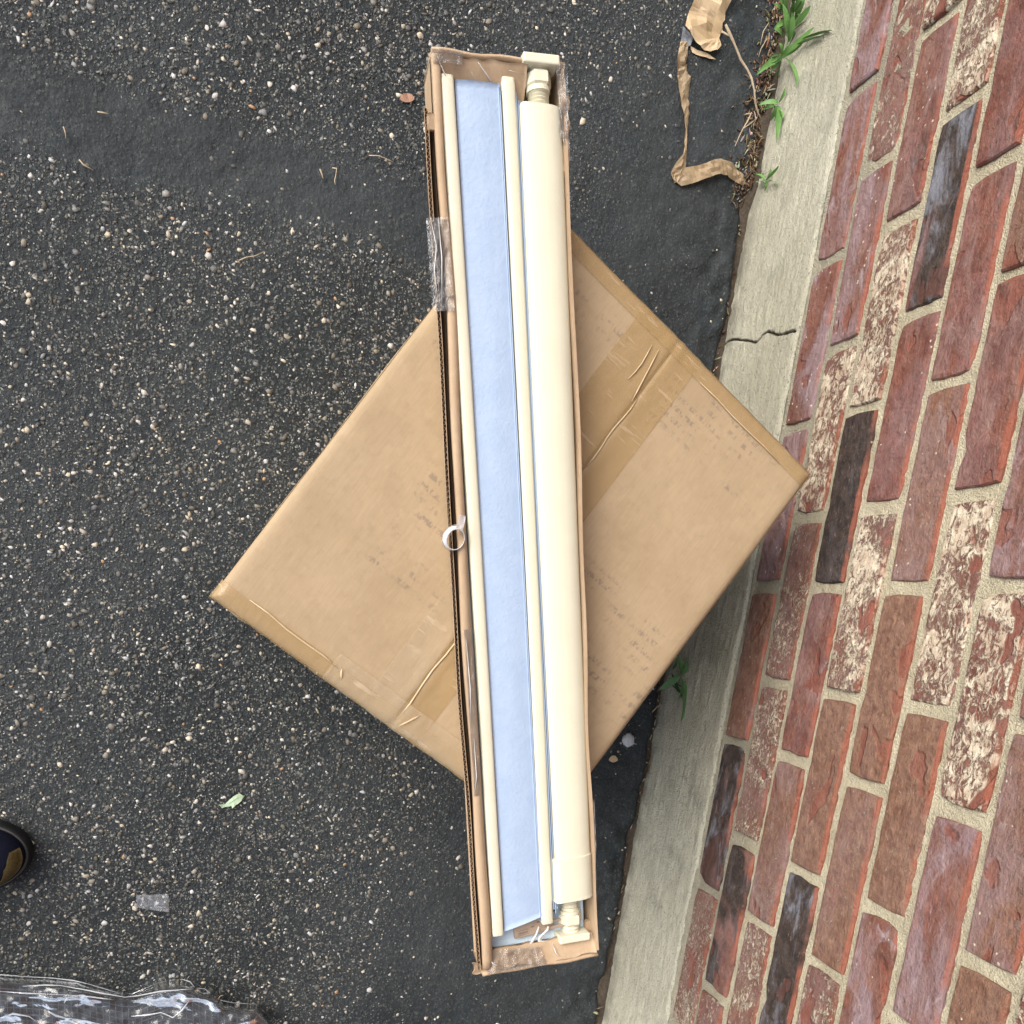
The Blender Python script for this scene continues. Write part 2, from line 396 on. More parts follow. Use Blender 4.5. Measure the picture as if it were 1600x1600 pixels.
MBK = mat_plain('black_mesh_plastic', (0.016, 0.017, 0.02), (0.03, 0.032, 0.036), 0.45)
MG = mat_plain('weed_leaf', (0.10, 0.22, 0.055), (0.16, 0.31, 0.085), 0.55, 60.0, 0.001, 200.0)
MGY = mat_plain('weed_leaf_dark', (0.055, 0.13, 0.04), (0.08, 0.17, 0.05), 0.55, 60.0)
MTW = mat_plain('dry_twig', (0.52, 0.43, 0.30), (0.38, 0.29, 0.19), 0.8, 90.0)
MDB = mat_plain('leaf_litter', (0.20, 0.135, 0.085), (0.10, 0.065, 0.04), 0.9, 120.0, 0.001)

# ------------------------------------------------------------------ ground
G0 = -0.2
band_px = [(-150, 120), (0, 150), (120, 200), (240, 225), (340, 245), (430, 275), (520, 305), (610, 335), (700, 365), (800, 400), (900, 420)]
band = np.array([back(x, y, z=G0)[:2] for x, y in band_px])
band_w = np.array([.055, .052, .044, .042, .048, .046, .045, .046, .05, .06, .07])

def seal_mask(x, y):
    x = np.asarray(x, float); y = np.asarray(y, float)
    wob = 0.035 * fbm(x * 9, y * 9, 5, 3)
    best = np.full(x.shape, 9.0)
    for i in range(len(band) - 1):
        a = band[i]; b = band[i + 1]; d = b - a; L = np.hypot(*d)
        t = np.clip(((x - a[0]) * d[0] + (y - a[1]) * d[1]) / L ** 2, 0, 1)
        ww = band_w[i] * (1 - t) + band_w[i + 1] * t
        q = np.hypot(x - a[0] - t * d[0], y - a[1] - t * d[1]) / ww
        best = np.minimum(best, q)
    s1 = 0.97 * (1 - sstep(0.68, 1.45, best + wob * 16))
    edge = -0.30 - 0.10 * sstep(-0.9, -1.3, y) + 0.15 * sstep(-0.05, 0.2, y)
    s2 = sstep(edge - 0.16, edge + 0.13, x + wob * 1.6)
    s = np.maximum(s1, 0.95 * s2)
    return np.clip(s + 0.12 * fbm(x * 25, y * 25, 9, 3), 0, 1)

def ground_z(x, y):
    x = np.asarray(x, float); y = np.asarray(y, float)
    s = seal_mask(x, y)
    z = G0 + 0.004 * fbm(x * 4, y * 4, 21, 3)
    z = z + (1 - s) * 0.0016 * fbm(x * 160, y * 160, 31, 2) + s * 0.0022 * fbm(x * 45, y * 45, 33, 3)
    near = sstep(-0.16, -0.02, x)
    z = z + near * 0.010 * fbm(x * 38, y * 38, 41, 3)
    # crumbled lip against the footing
    lip = -0.010 + 0.010 * fbm(x * 0 + 3.1, y * 16, 51, 3)
    z = z - 0.022 * sstep(lip - 0.008, lip + 0.004, x)
    return z

xs = np.arange(-1.5, 0.0281, 0.005); ys = np.arange(-1.75, 0.75, 0.005)
gx, gy = np.meshgrid(xs, ys, indexing='ij')
gz = ground_z(gx, gy)
me = mesh_np('asphalt', np.stack([gx, gy, gz], -1).reshape(-1, 3), grid_faces(len(xs), len(ys)), True)
at_ = me.attributes.new('seal', 'FLOAT', 'POINT'); at_.data.foreach_set('value', seal_mask(gx, gy).ravel().astype(np.float32))
asphalt = link('driveway', me, MA); tag(asphalt, 'dark sealed asphalt driveway with pale stone specks and one smooth patched band', kind='structure')
# the driveway beyond the detailed part
R = 30.0
x0, x1, y0, y1 = -1.5, 0.028, -1.75, 0.745
V = [(-R, -R, G0), (x0, -R, G0), (x1, -R, G0), (x1, y0, G0), (x0, y0, G0), (-R, y0, G0), (-R, y1, G0), (x0, y1, G0), (x1, y1, G0), (-R, R, G0), (x0, R, G0), (x1, R, G0)]
F = [(0, 1, 4, 5), (1, 2, 3, 4), (5, 4, 7, 6), (6, 7, 10, 9), (7, 8, 11, 10)]
o = pyd('ground', V, F, MA); tag(o, 'dark asphalt going on around the driveway', kind='structure')

# stones set in the asphalt
def stones():
    r = np.random.RandomState(3)
    t = (1 + 5 ** 0.5) / 2
    ico = np.array([(-1, t, 0), (1, t, 0), (-1, -t, 0), (1, -t, 0), (0, -1, t), (0, 1, t), (0, -1, -t), (0, 1, -t), (t, 0, -1), (t, 0, 1), (-t, 0, -1), (-t, 0, 1)], float)
    ico /= np.linalg.norm(ico[0])
    fc = np.array([(0, 11, 5), (0, 5, 1), (0, 1, 7), (0, 7, 10), (0, 10, 11), (1, 5, 9), (5, 11, 4), (11, 10, 2), (10, 7, 6), (7, 1, 8), (3, 9, 4), (3, 4, 2), (3, 2, 6), (3, 6, 8), (3, 8, 9), (4, 9, 5), (2, 4, 11), (6, 2, 10), (8, 6, 7), (9, 8, 1)])
    K = 92000
    x = r.uniform(-1.25, 0.0, K); y = r.uniform(-1.6, 0.55, K)
    s = seal_mask(x, y)
    p = (1 - s) ** 1.3 + 0.035
    keep = r.rand(K) < p * (0.75 + 0.6 * fbm(x * 12, y * 12, 77, 3))
    x, y, s = x[keep], y[keep], s[keep]
    n = len(x)
    size = 0.0009 + 0.0013 * r.gamma(1.5, 0.62, n); size = np.minimum(size, 0.0056)
    bright = r.rand(n)
    # per-stone shape
    asp = r.uniform(0.35, 0.95, n); hgt = r.uniform(0.14, 0.34, n); ang = r.uniform(0, 2 * np.pi, n)
    v = ico[None] * (1 + r.uniform(-0.42, 0.34, (n, 12, 1)))
    v = v * np.stack([np.ones(n), asp, hgt], 1)[:, None, :] * size[:, None, None]
    c, sn = np.cos(ang)[:, None], np.sin(ang)[:, None]
    vx = v[..., 0] * c - v[..., 1] * sn; vy = v[..., 0] * sn + v[..., 1] * c
    z = ground_z(x, y) + size * r.uniform(-0.12, 0.06, n)
    VV = np.stack([vx + x[:, None], vy + y[:, None], v[..., 2] + z[:, None]], -1)
    big = size > 0.0016
    # small chips: only the six outermost corners of the twelve
    sel = [5, 9, 4, 11, 1, 3]
    small_ix = np.where(~big)[0]; big_ix = np.where(big)[0]
    rr = np.stack([np.cos(np.arange(5) * 1.2566), np.sin(np.arange(5) * 1.2566)], 1)
    ns = len(small_ix)
    ringv = rr[None] * size[small_ix][:, None, None] * r.uniform(0.6, 1.25, (ns, 5, 1)); ringv[..., 1] *= asp[small_ix][:, None]
    cs_, ss_ = np.cos(ang[small_ix])[:, None], np.sin(ang[small_ix])[:, None]
    rx = ringv[..., 0] * cs_ - ringv[..., 1] * ss_ + x[small_ix][:, None]; ry = ringv[..., 0] * ss_ + ringv[..., 1] * cs_ + y[small_ix][:, None]
    zb_ = (z[small_ix] - 0.3 * size[small_ix])[:, None] + np.zeros((ns, 5))
    top = np.stack([x[small_ix] + r.normal(0, .2, ns) * size[small_ix], y[small_ix], z[small_ix] + 0.45 * size[small_ix]], 1)[:, None, :]
    VS = np.concatenate([np.stack([rx, ry, zb_], -1), top], 1)
    fs = np.array([(k, (k + 1) % 5, 5) for k in range(5)])
    V = np.concatenate([VV[big_ix].reshape(-1, 3), VS.reshape(-1, 3)])
    F = np.concatenate([(fc[None] + (np.arange(len(big_ix)) * 12)[:, None, None]).reshape(-1, 3),
                        (fs[None] + len(big_ix) * 12 + (np.arange(ns) * 6)[:, None, None]).reshape(-1, 3)])
    me = mesh_np('set_stones', V, F, False)
    g = np.where(bright < 0.50, r.uniform(0.045, 0.12, n), np.where(bright < 0.79, r.uniform(0.13, 0.27, n), r.uniform(0.32, 0.62, n)))
    warm = r.uniform(-0.02, 0.30, n)
    colr = np.stack([g * (1 + warm * .6), g, g * (1 - warm), np.ones(n)], 1)
    rust = r.rand(n) < 0.006
    colr[rust, :3] = np.array([0.42, 0.24, 0.12])
    ca = me.attributes.new('tone', 'FLOAT_COLOR', 'POINT')
    ca.data.foreach_set('color', np.concatenate([np.repeat(colr[big_ix], 12, axis=0), np.repeat(colr[small_ix], 6, axis=0)]).astype(np.float32).ravel())
    o = link('aggregate_stones', me, MST)
    tag(o, 'small pale and grey stones showing all over the dark asphalt', 'gravel', kind='stuff')
stones()

# ------------------------------------------------------------------ brick wall
CH, BL_ = 0.0677, 0.2135            # course height and brick pitch
JT = 0.0105
JB = 0.0090
wall = empty('brick_wall', (0.0, -0.5, -0.2))
tag(wall, 'red brick house wall with pale mortar standing on a concrete base', 'wall')
WO = Vector((0, 0.5, 0.2))          # children are placed in wall coordinates through this offset

def brick_mesh(seed, hw=(BL_ - JT - 0.001) / 2, hh=(CH - JB) / 2, chip=1.0):
    r = random.Random(seed)
    n_l, n_h = 11, 3
    out = []
    for k in range(n_l): out.append((-hw + 2 * hw * k / n_l, -hh))
    for k in range(n_h): out.append((hw, -hh + 2 * hh * k / n_h))
    for k in range(n_l): out.append((hw - 2 * hw * k / n_l, hh))
    for k in range(n_h): out.append((-hw, hh - 2 * hh * k / n_h))
    P = []
    for (y, z) in out:
        corner = abs(abs(y) - hw) < 1e-6 and abs(abs(z) - hh) < 1e-6
        j = 0.0006 * chip
        if r.random() < 0.06: j *= 3.5
        if corner and r.random() < 0.22: j = 0.0038
        yy = y * (1 - (0.0010 / hw if corner else 0)) - math.copysign(abs(r.gauss(0, j)), y) * (1 if abs(abs(y) - hw) < 1e-6 else 0.2)
        zz = z * (1 - (0.0010 / hh if corner else 0)) - math.copysign(abs(r.gauss(0, j)), z) * (1 if abs(abs(z) - hh) < 1e-6 else 0.2)
        P.append((yy, zz))
    m = len(P)
    V = []; F = []
    for (x, ins) in ((0.035, 0.0), (0.0026, 0.0), (0.0006, 0.0014), (0.0, 0.0042)):
        for (y, z) in P:
            V.append((x + (r.uniform(-.0004, .0004) if x < .03 else 0), y - math.copysign(min(ins, abs(y)), y) , z - math.copysign(min(ins, abs(z) * 0.9), z)))
    for a in range(3):
        for k in range(m):
            F.append((a * m + k, a * m + (k + 1) % m, (a + 1) * m + (k + 1) % m, (a + 1) * m + k))
    # front: ladder between lower and upper rows
    c = len(V)
    mids = []
    for k in range(1, n_l):
        yb = V[3 * m + k][1]
        mids.append(len(V)); V.append((r.uniform(-0.0011, 0.0007), yb + r.uniform(-.003, .003), r.uniform(-.006, .006)))
    b = 3 * m
    low = [b + k for k in range(n_l + 1)]                      # 0..n_l, last is the right lower corner
    right = [b + n_l + k for k in range(n_h + 1)]
    up = [b + n_l + n_h + k for k in range(n_l + 1)]           # right to left
    left = [b + 2 * n_l + n_h + k for k in range(n_h)] + [b]
    up_l = up[::-1]
    for k in range(1, n_l - 1):
        F.append((low[k], low[k + 1], mids[k])); F.append((low[k], mids[k], mids[k - 1]))
        F.append((up_l[k], mids[k - 1], mids[k])); F.append((up_l[k], mids[k], up_l[k + 1]))
    F.append((low[0], low[1], mids[0])); F.append((up_l[0], mids[0], up_l[1]))
    for k in range(n_h): F.append((left[k], left[k + 1], mids[0]))
    F.append((low[n_l - 1], low[n_l], mids[-1])); F.append((up_l[n_l - 1], mids[-1], up_l[n_l]))
    for k in range(n_h): F.append((right[k], right[k + 1], mids[-1]))
    me = bpy.data.meshes.new('brick'); me.from_pydata(V, [], F); me.update()
    bm = bmesh.new(); bm.from_mesh(me); bmesh.ops.recalc_face_normals(bm, faces=bm.faces[:]); bm.to_mesh(me); bm.free()
    for p in me.polygons: p.use_smooth = False
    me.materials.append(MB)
    return me
BMESH = [brick_mesh(100 + k, chip=(1.0 if k % 4 else 1.7)) for k in range(18)]

# look of single bricks, (course, number along the course from the top of the photograph): white, haze, black, tan
K_ = {
 'R': (0.30, 0.30, 0.0, 0.05), 'P': (0.12, 1.0, 0.0, 0.15), 'p': (0.3, 0.65, 0.0, 0.35), 'W': (1.0, 0.15, 0.0, 0.1),
 'w': (0.72, 0.3, 0.0, 0.25), 'B': (0.05, 0.1, 1.0, 0.0), 'K': (0.15, 0.9, 0.75, 0.0), 'T': (0.40, 0.15, 0.0, 1.0), 't': (0.42, 0.5, 0.0, 0.75),
 'D': (0.2, 0.3, 0.42, 0.2)}
LOOK = {
 0: 'PPPPtKwWR', 1: 'wPWwwDwRW', 2: 'WDWBRtwRR', 3: 'WKRWTKRwR', 4: 'RRRtTTwRW', 5: 'RtRWTPRtW', 6: 'RTRPWPTWR',
 7: 'WRTRtTRPt', 8: 'TRWPRWRTR'}
LOOK = {k: v for k, v in LOOK.items()}
rb = random.Random(5)
def look(c, i):
    s = LOOK.get(c)
    if s is not None and 0 <= i + 1 < len(s): k = s[i + 1]
    else: k = rb.choice('RRPWwTtRpDWT')
    return [min(1.0, max(0.0, q + rb.uniform(-0.08, 0.08))) if q > 0.05 else q for q in K_[k]]

nb = 0
for c in range(0, 15):
    offv = 0.5795 if c % 2 else 0.0
    for i in range(-7, 10):
        v0 = i + offv
        yc = -(v0 + 0.5) * BL_
        if yc > 0.98 or yc < -1.85: continue
        if c > 9 and (yc < -1.5 or yc > 0.4): continue
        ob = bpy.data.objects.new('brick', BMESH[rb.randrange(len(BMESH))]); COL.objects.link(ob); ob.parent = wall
        ob.location = Vector((rb.gauss(0.0, 0.0011), yc + rb.gauss(0, .0012), (c + 0.5) * CH + rb.gauss(0, .0007))) + WO
        ob.scale = (1, 1 + rb.uniform(-0.012, 0.006), 1 + rb.uniform(-0.02, 0.012))
        ob.rotation_euler = (rb.gauss(0, 0.005), 0, rb.gauss(0, 0.004))
        W_, H_, B_, T_ = look(c, i)
        ob['white'] = W_; ob['haze'] = H_; ob['black'] = B_; ob['tan'] = T_
        nb += 1
# bricks of the wall away from the camera, joined
bm = bmesh.new()
for c in range(0, 36):
    offv = 0.5795 if c % 2 else 0.0
    for i in range(-12, 16):
        yc = -(i + offv + 0.5) * BL_
        inside = not (yc > 0.98 or yc < -1.85) and i >= -7 and i < 10 and c < 15 and not (c > 9 and (yc < -1.5 or yc > 0.4))
        if inside: continue
        z = (c + .5) * CH
        hy, hz = (BL_ - JT) / 2, (CH - JT) / 2
        vs = [bm.verts.new((x, yc + sy * (hy - e), z + sz * (hz - e))) for x, e in ((0.03, 0), (0.002, 0), (0, 0.002)) for sy, sz in ((-1, -1), (1, -1), (1, 1), (-1, 1))]
        for a in (0, 4):
            for k in range(4): bm.faces.new((vs[a + k], vs[a + (k + 1) % 4], vs[a + 4 + (k + 1) % 4], vs[a + 4 + k]))
        bm.faces.new(vs[8:12])
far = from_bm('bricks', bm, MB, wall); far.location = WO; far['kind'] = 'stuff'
far['white'] = 0.35; far['haze'] = 0.3; far['black'] = 0.0; far['tan'] = 0.4

# mortar: rough recessed sheet behind the brick faces
ysm = np.arange(-1.95, 1.1, 0.004); zsm = np.arange(-0.004, 1.03, 0.004)
yy, zz = np.meshgrid(ysm, zsm, indexing='ij')
xx = 0.0042 + 0.0020 * fbm(yy * 110, zz * 110, 61, 3) + 0.0008 * fbm(yy * 20, zz * 20, 62, 2) - 0.0042 * sstep(0.006, 0.0015, zz)
me = mesh_np('mortar', np.stack([xx, yy, zz], -1).reshape(-1, 3), grid_faces(len(ysm), len(zsm)), True)
mo = link('mortar', me, MM, wall); mo.location = WO
V = [(0.005, -3.4, 0), (0.005, -1.95, 0), (0.005, -1.95, 2.44), (0.005, -3.4, 2.44), (0.005, 1.098, 0), (0.005, 2.6, 0), (0.005, 2.6, 2.44), (0.005, 1.098, 2.44), (0.005, -1.95, 1.029), (0.005, 1.098, 1.029),
     (0.25, -3.4, -0.4), (0.25, 2.6, -0.4), (0.25, 2.6, 2.44), (0.25, -3.4, 2.44), (0.005, -3.4, -.02), (0.005, 2.6, -.02)]
F = [(0, 1, 2, 3), (4, 5, 6, 7), (8, 9, 7, 2), (10, 11, 12, 13), (0, 10, 13, 3), (5, 6, 12, 11), (3, 2, 7, 6, 12, 13)]
m2 = pyd('mortar', V, F, MM, wall); m2.location = WO

# concrete footing face below the bricks, with the crack
crack_px = [(1118, 556), (1131, 544), (1147, 531), (1164, 533), (1184, 537), (1194, 525), (1203, 519), (1219, 525), (1246, 518)]
cr = np.array([[back(x, y, x=0.0)[1], back(x, y, x=0.0)[2]] for x, y in crack_px])
yc0 = cr[:, 0].mean()
ysc = np.unique(np.round(np.concatenate([np.arange(-1.95, 1.1, 0.005), np.arange(yc0 - 0.055, yc0 + 0.055, 0.0009)]), 5))
zsc = np.unique(np.round(np.concatenate([np.arange(-0.245, 0.0, 0.003), np.array([-0.001, 0.0005, 0.0015])]), 5))
yy, zz = np.meshgrid(ysc, zsc, indexing='ij')
def seg_dist(y, z, pts):
    best = np.full(y.shape, 9.0)
    for a, b in zip(pts[:-1], pts[1:]):
        d = b - a; L2 = (d ** 2).sum()
        t = np.clip(((y - a[0]) * d[0] + (z - a[1]) * d[1]) / L2, 0, 1)
        best = np.minimum(best, np.hypot(y - a[0] - t * d[0], z - a[1] - t * d[1]))
    return best
dcr = seg_dist(yy + 0.0022 * fbm(yy * 150, zz * 150, 5, 2), zz + 0.002 * fbm(yy * 170, zz * 170, 6, 2), cr)
ckm = 1 - sstep(0.0008, 0.0021, dcr)
xx = -0.0035 + 0.004 * fbm(yy * 5, zz * 7, 71, 3) + 0.0018 * fbm(yy * 25, zz * 120, 72, 3)
xx = xx + 0.004 * sstep(-0.005, 0.0, zz + 0.005 * fbm(yy * 20, zz * 0, 73, 3)) + 0.006 * ckm
xx = xx + 0.005 * sstep(-0.17, -0.24, zz + 0.01 * fbm(yy * 9, zz * 0, 74, 2)) * -1
me = mesh_np('foundation', np.stack([xx, yy, zz], -1).reshape(-1, 3), grid_faces(len(ysc), len(zsc)), True)
ca = me.attributes.new('crack', 'FLOAT', 'POINT'); ca.data.foreach_set('value', ckm.ravel().astype(np.float32))
fo = link('foundation', me, MC, wall); fo.location = WO; fo['label'] = 'pale brushed concrete base strip with one jagged crack'
V = [(0.0, -3.4, 0.0), (0.0, -1.95, 0), (0.0, -1.95, -0.4), (0.0, -3.4, -0.4), (0, 1.098, 0), (0, 2.6, 0), (0, 2.6, -.4), (0, 1.098, -.4)]
o = pyd('foundation', V, [(0, 1, 2, 3), (4, 5, 6, 7)], MC, wall); o.location = WO

# ------------------------------------------------------------------ the big carton
BA, BB, BZ = 0.431, 0.512, 0.2
brz = math.atan2(-0.479, 0.878)
big = empty('cardboard_carton', (-0.691, -0.766, G0), brz)
tag(big, 'large closed brown cardboard box on the asphalt beside the wall, top taped shut', 'box')
HB = BZ - G0                                    # 0.4 high
def Htop(x, y):
    x = np.asarray(x, float); y = np.asarray(y, float)
    e = np.minimum(np.minimum(x, BA - x), np.minimum(y, BB - y))
    s = HB - 0.0002 + 0.0016 * fbm(x * 7, y * 7, 81, 2)
    s = s - 0.006 * np.exp(-np.maximum(e, 0) / 0.0035)           # rounded rim
    dx = np.abs(x - 0.216)
    s = s - 0.0009 * np.exp(-(dx / 0.0022) ** 2) + 0.0005 * np.exp(-((dx - 0.007) / 0.006) ** 2)
    return s
bm = bmesh.new()
nseg = 26
def side(p0, p1, seed):
    vs = []
    for i in range(nseg + 1):
        t = i / nseg; x = p0[0] + (p1[0] - p0[0]) * t; y = p0[1] + (p1[1] - p0[1]) * t
        nx, ny = (p1[1] - p0[1]), -(p1[0] - p0[0]); L = math.hypot(nx, ny); nx /= L; ny /= L
        colv = []
        for z in (0.0, 0.1, 0.2, 0.3, HB - 0.012, HB - 0.005):
            b = 0.006 * math.sin(math.pi * t) * math.sin(math.pi * min(1, z / HB)) + 0.0012 * float(vnoise(np.array([t * 9.0]), np.array([z * 9.0]), seed)[0])
            if i in (0, nseg): b = 0
            if z > HB - 0.006: b = 0
            colv.append(bm.verts.new((x + nx * b, y + ny * b, z)))
        vs.append(colv)
    for i in range(nseg):
        for k in range(5): bm.faces.new((vs[i][k], vs[i + 1][k], vs[i + 1][k + 1], vs[i][k + 1]))
side((0, 0), (BA, 0), 1); side((BA, 0), (BA, BB), 2); side((BA, BB), (0, BB), 3); side((0, BB), (0, 0), 4)
bm.faces.new([bm.verts.new(p) for p in ((0.001, 0.001, 0.001), (BA - .001, 0.001, 0.001), (BA - .001, BB - .001, 0.001), (0.001, BB - .001, 0.001))])
body = from_bm('carton_body', bm, MK, big, True)
def flap(x0, x1):
    ax = np.unique(np.round(np.concatenate([np.linspace(x0, x1, 46), x0 + np.array([.001, .002, .004, .006, .009]), x1 - np.array([.001, .002, .004, .006, .009])]), 5))
    ay = np.unique(np.round(np.concatenate([np.linspace(0, BB, 90), [.001, .002, .004, .006, .009], BB - np.array([.001, .002, .004, .006, .009])]), 5))
    X, Y = np.meshgrid(ax, ay, indexing='ij')
    V = np.stack([X, Y, Htop(X, Y)], -1).reshape(-1, 3)
    me = mesh_np('top_flap', V, grid_faces(len(ax), len(ay)), True)
    return link('top_flap', me, MK, big)
flap(0.0, 0.2156); flap(0.2164, BA)
# thin line of the other board edge inside the seam
bm = bmesh.new(); add_box(bm, (0.19, 0.004, HB - 0.010), (0.24, BB - 0.004, HB - 0.0065)); o = from_bm('inner_flap', bm, MK, big)

def strip_sheet(name, x0, x1, y0, y1, mat, lift=0.0006, nx=24, ny=90, wr=0.0006, seed=1, jag=0.0, wrap=None):
    u = np.linspace(0, 1, nx); v = np.linspace(0, 1, ny)
    U, Vv = np.meshgrid(u, v, indexing='ij')
    X = x0 + (x1 - x0) * U; Y = y0 + (y1 - y0) * Vv
    Xc = np.clip(X, 0, BA); Yc = np.clip(Y, 0, BB)
    Z = Htop(Xc, Yc) + lift + wr * np.abs(fbm(X * 60, Y * 60, seed, 3))
    over = np.maximum(np.maximum(-X, X - BA), np.maximum(-Y, Y - BB)); over = np.maximum(over, 0)
    Z = Z - over
    Xo = Xc + np.sign(X - Xc) * 0.0014; Yo = Yc + np.sign(Y - Yc) * 0.0014 + 0
    bulge = np.where(over > 0, 0.0025 * np.abs(fbm(X * 40, Y * 40, seed + 3, 2)), 0)
    Xo = Xo + np.sign(X - Xc) * bulge; Yo = Yo + np.sign(Y - Yc) * bulge
    if jag:
        Yo = Yo + jag * vnoise(X * 300, X * 0, seed) * (np.abs(Vv - 0.5) > 0.49)
    me = mesh_np(name, np.stack([Xo, Yo, Z], -1).reshape(-1, 3), grid_faces(nx, ny), True)
    return link(name, me, mat, big)
t = strip_sheet('packing_tape', 0.2130, 0.2500, -0.03, BB + 0.03, MT, seed=3, ny=140); t['label'] = 'ochre half of the centre seam tape'
t = strip_sheet('packing_tape', 0.1770, 0.2145, -0.03, 0.165, MT2, seed=4, ny=80); t['label'] = 'pale ribbed tape left of the seam, lower end'
t = strip_sheet('packing_tape', 0.1640, 0.2145, 0.34, BB + 0.03, MT, seed=5, ny=80); t['label'] = 'ochre tape left of the seam, upper end'
t = strip_sheet('packing_tape', -0.001, BA + 0.001, -0.030, 0.019, MT, lift=0.0013, nx=150, ny=26, seed=6); t['label'] = 'tape folded over the lower edge'
t = strip_sheet('packing_tape', 0.13, BA + 0.001, -0.004, 0.030, MT2, lift=0.0022, nx=110, ny=16, seed=16); t['label'] = 'pale tape over the lower edge'
t = strip_sheet('packing_tape', -0.001, BA + 0.001, BB - 0.020, BB + 0.03, MT, lift=0.0013, nx=150, ny=26, seed=7); t['label'] = 'tape folded over the upper edge'
# raised folds where the tape creased
def crease(pts, r, mat, name='tape_crease'):
    bm = bmesh.new()
    P = [(x, y, float(Htop(x, y)) + 0.0016 + r * 0.4) for x, y in pts]
    tube(bm, P, [r * (0.35 if i in (0, len(P) - 1) else 1) for i in range(len(P))], 6)
    return from_bm(name, bm, mat, big, True)
MTC = mat_plain('tape_fold', (0.62, 0.48, 0.30), (0.52, 0.37, 0.20), 0.3)
for q in range(1):
    crease([(0.2165 + 0.0012 * math.sin(k * 1.7), 0.01 + k * 0.021) for k in range(8)], 0.0010, MTC)
    crease([(0.2165 + 0.0010 * math.sin(k * 1.3), 0.34 + k * 0.013) for k in range(8)], 0.0008, MTC)
    crease([(0.2135 - 0.002 * k, 0.425 + k * 0.012) for k in range(6)], 0.0008, MTC)
    crease([(0.196 + 0.002 * math.sin(k), 0.44 + k * 0.011) for k in range(5)], 0.0007, MTC)
    crease([(0.03 + k * 0.022, 0.019 - 0.0006 * k + 0.001 * math.sin(k * 2)) for k in range(6)], 0.0009, MTC)
    crease([(0.14 + 0.002 * k, 0.018 - 0.003 * k) for k in range(4)], 0.0013, MTC)
    crease([(0.222 + k * 0.003, 0.004 + k * 0.006) for k in range(5)], 0.0011, MTC)
    crease([(0.26 + k * 0.026, BB - 0.0195 + 0.0008 * math.sin(k * 2)) for k in range(6)], 0.0007, MTC)

# ------------------------------------------------------------------ the long open box across it
th = math.radians(12.3)
LX = Vector((math.cos(th), math.sin(th), 0)); LY = Vector((-math.sin(th), math.cos(th), 0))
LO = Vector((-0.3783, -1.111, BZ + 0.0025))       # bottom left corner, lying on the carton
LL, LW, LH = 0.870, 0.1345, 0.0425
tray = empty('long_open_box', LO, th)
tag(tray, 'long narrow open cardboard box laid across the big carton, holding cream and pale blue pieces', 'box')
def wob(y, s=0, a=0.0012): return a * math.sin(y * 11 + s) + a * 0.6 * math.sin(y * 29 + 2 * s)

FLEAN = 0.0085
def wall_strip(name, fx, z0, z1, thick, mat, y0=0.0, y1=LL, n=90, s=0.0, a=0.0012, lean=0.0, parent=None):
    """upright board along the length; fx(y) gives its left face"""
    bm = bmesh.new(); rows = []
    for i in range(n + 1):
        y = y0 + (y1 - y0) * i / n; x = fx(y) + wob(y, s, a)
        zt = z1 + 0.0008 * math.sin(y * 37 + s)
        rows.append([bm.verts.new(p) for p in ((x + lean, y, z0), (x + thick + lean, y, z0), (x + thick, y, zt), (x, y, zt))])
    for r0, r1 in zip(rows[:-1], rows[1:]):
        for k in range(4): bm.faces.new((r0[k], r0[(k + 1) % 4], r1[(k + 1) % 4], r1[k]))
    bm.faces.new(rows[0]); bm.faces.new(rows[-1][::-1])
    return from_bm(name, bm, mat, parent or tray)
bm = bmesh.new(); add_box(bm, (0.0045, 0.0, 0.0), (LW - 0.005, LL, 0.004), 0.001); from_bm('bottom_panel', bm, MK2, tray)
wall_strip('side_panel', lambda y: 0.0042, 0.0, LH - 0.002, 0.004, MK2, s=0.5)
wall_strip('side_panel', lambda y: LW - 0.0012 - 0.0060 * y / LL, 0.0, LH - 0.001, 0.0024, MK2, s=2.0)
# rounded board fold lying over the left wall
bm = bmesh.new(); rows = []
for i in range(101):
    y = LL * i / 100; x = 0.0035 + wob(y, .5) ; e = 0.0110 - 0.0030 * (y / LL) + 0.0008 * math.sin(y * 23) 
    prof = [(0.0, LH - 0.010), (0.0002, LH - 0.0012), (0.0010, LH + 0.0002), (0.006, LH + 0.0006), (e, LH - 0.0025), (e, LH - 0.0035), (0.006, LH - 0.001), (0.002, LH - 0.003)]
    rows.append([bm.verts.new((x + px, y, pz)) for px, pz in prof])
for r0, r1 in zip(rows[:-1], rows[1:]):
    for k in range(8): bm.faces.new((r0[k], r0[(k + 1) % 8], r1[(k + 1) % 8], r1[k]))
bm.faces.new(rows[0]); bm.faces.new(rows[-1][::-1])
from_bm('folded_rim', bm, MK2, tray, True)
# end walls, slightly splayed
def end_wall(yb, yt, name='end_panel', sgn=1):
    bm = bmesh.new(); n = 14; rows = []
    for i in range(n + 1):
        u = 0.004 + (LW + 0.001 - (0.0060 if yt > 0.4 else 0) - 0.004) * i / n
        d = 0.0007 * math.sin(i * 1.1)
        zt = LH + 0.0005 + 0.0007 * math.sin(i * 0.7 + 1)
        pr = [(yb, 0.0), (yt + d, zt - 0.006), (yt + d + sgn * 0.0015, zt), (yt + d + sgn * 0.004, zt - 0.001), (yb + sgn * 0.0045, 0.0)]
        rows.append([bm.verts.new((u, a, b)) for a, b in pr])
    for r0, r1 in zip(rows[:-1], rows[1:]):
        for k in range(5): bm.faces.new((r0[k], r0[(k + 1) % 5], r1[(k + 1) % 5], r1[k]))
    bm.faces.new(rows[0]); bm.faces.new(rows[-1][::-1])
    return from_bm(name, bm, MK2, tray, True)
end_wall(LL - 0.005, LL + 0.001, sgn=1); end_wall(0.004, -0.004, sgn=-1)
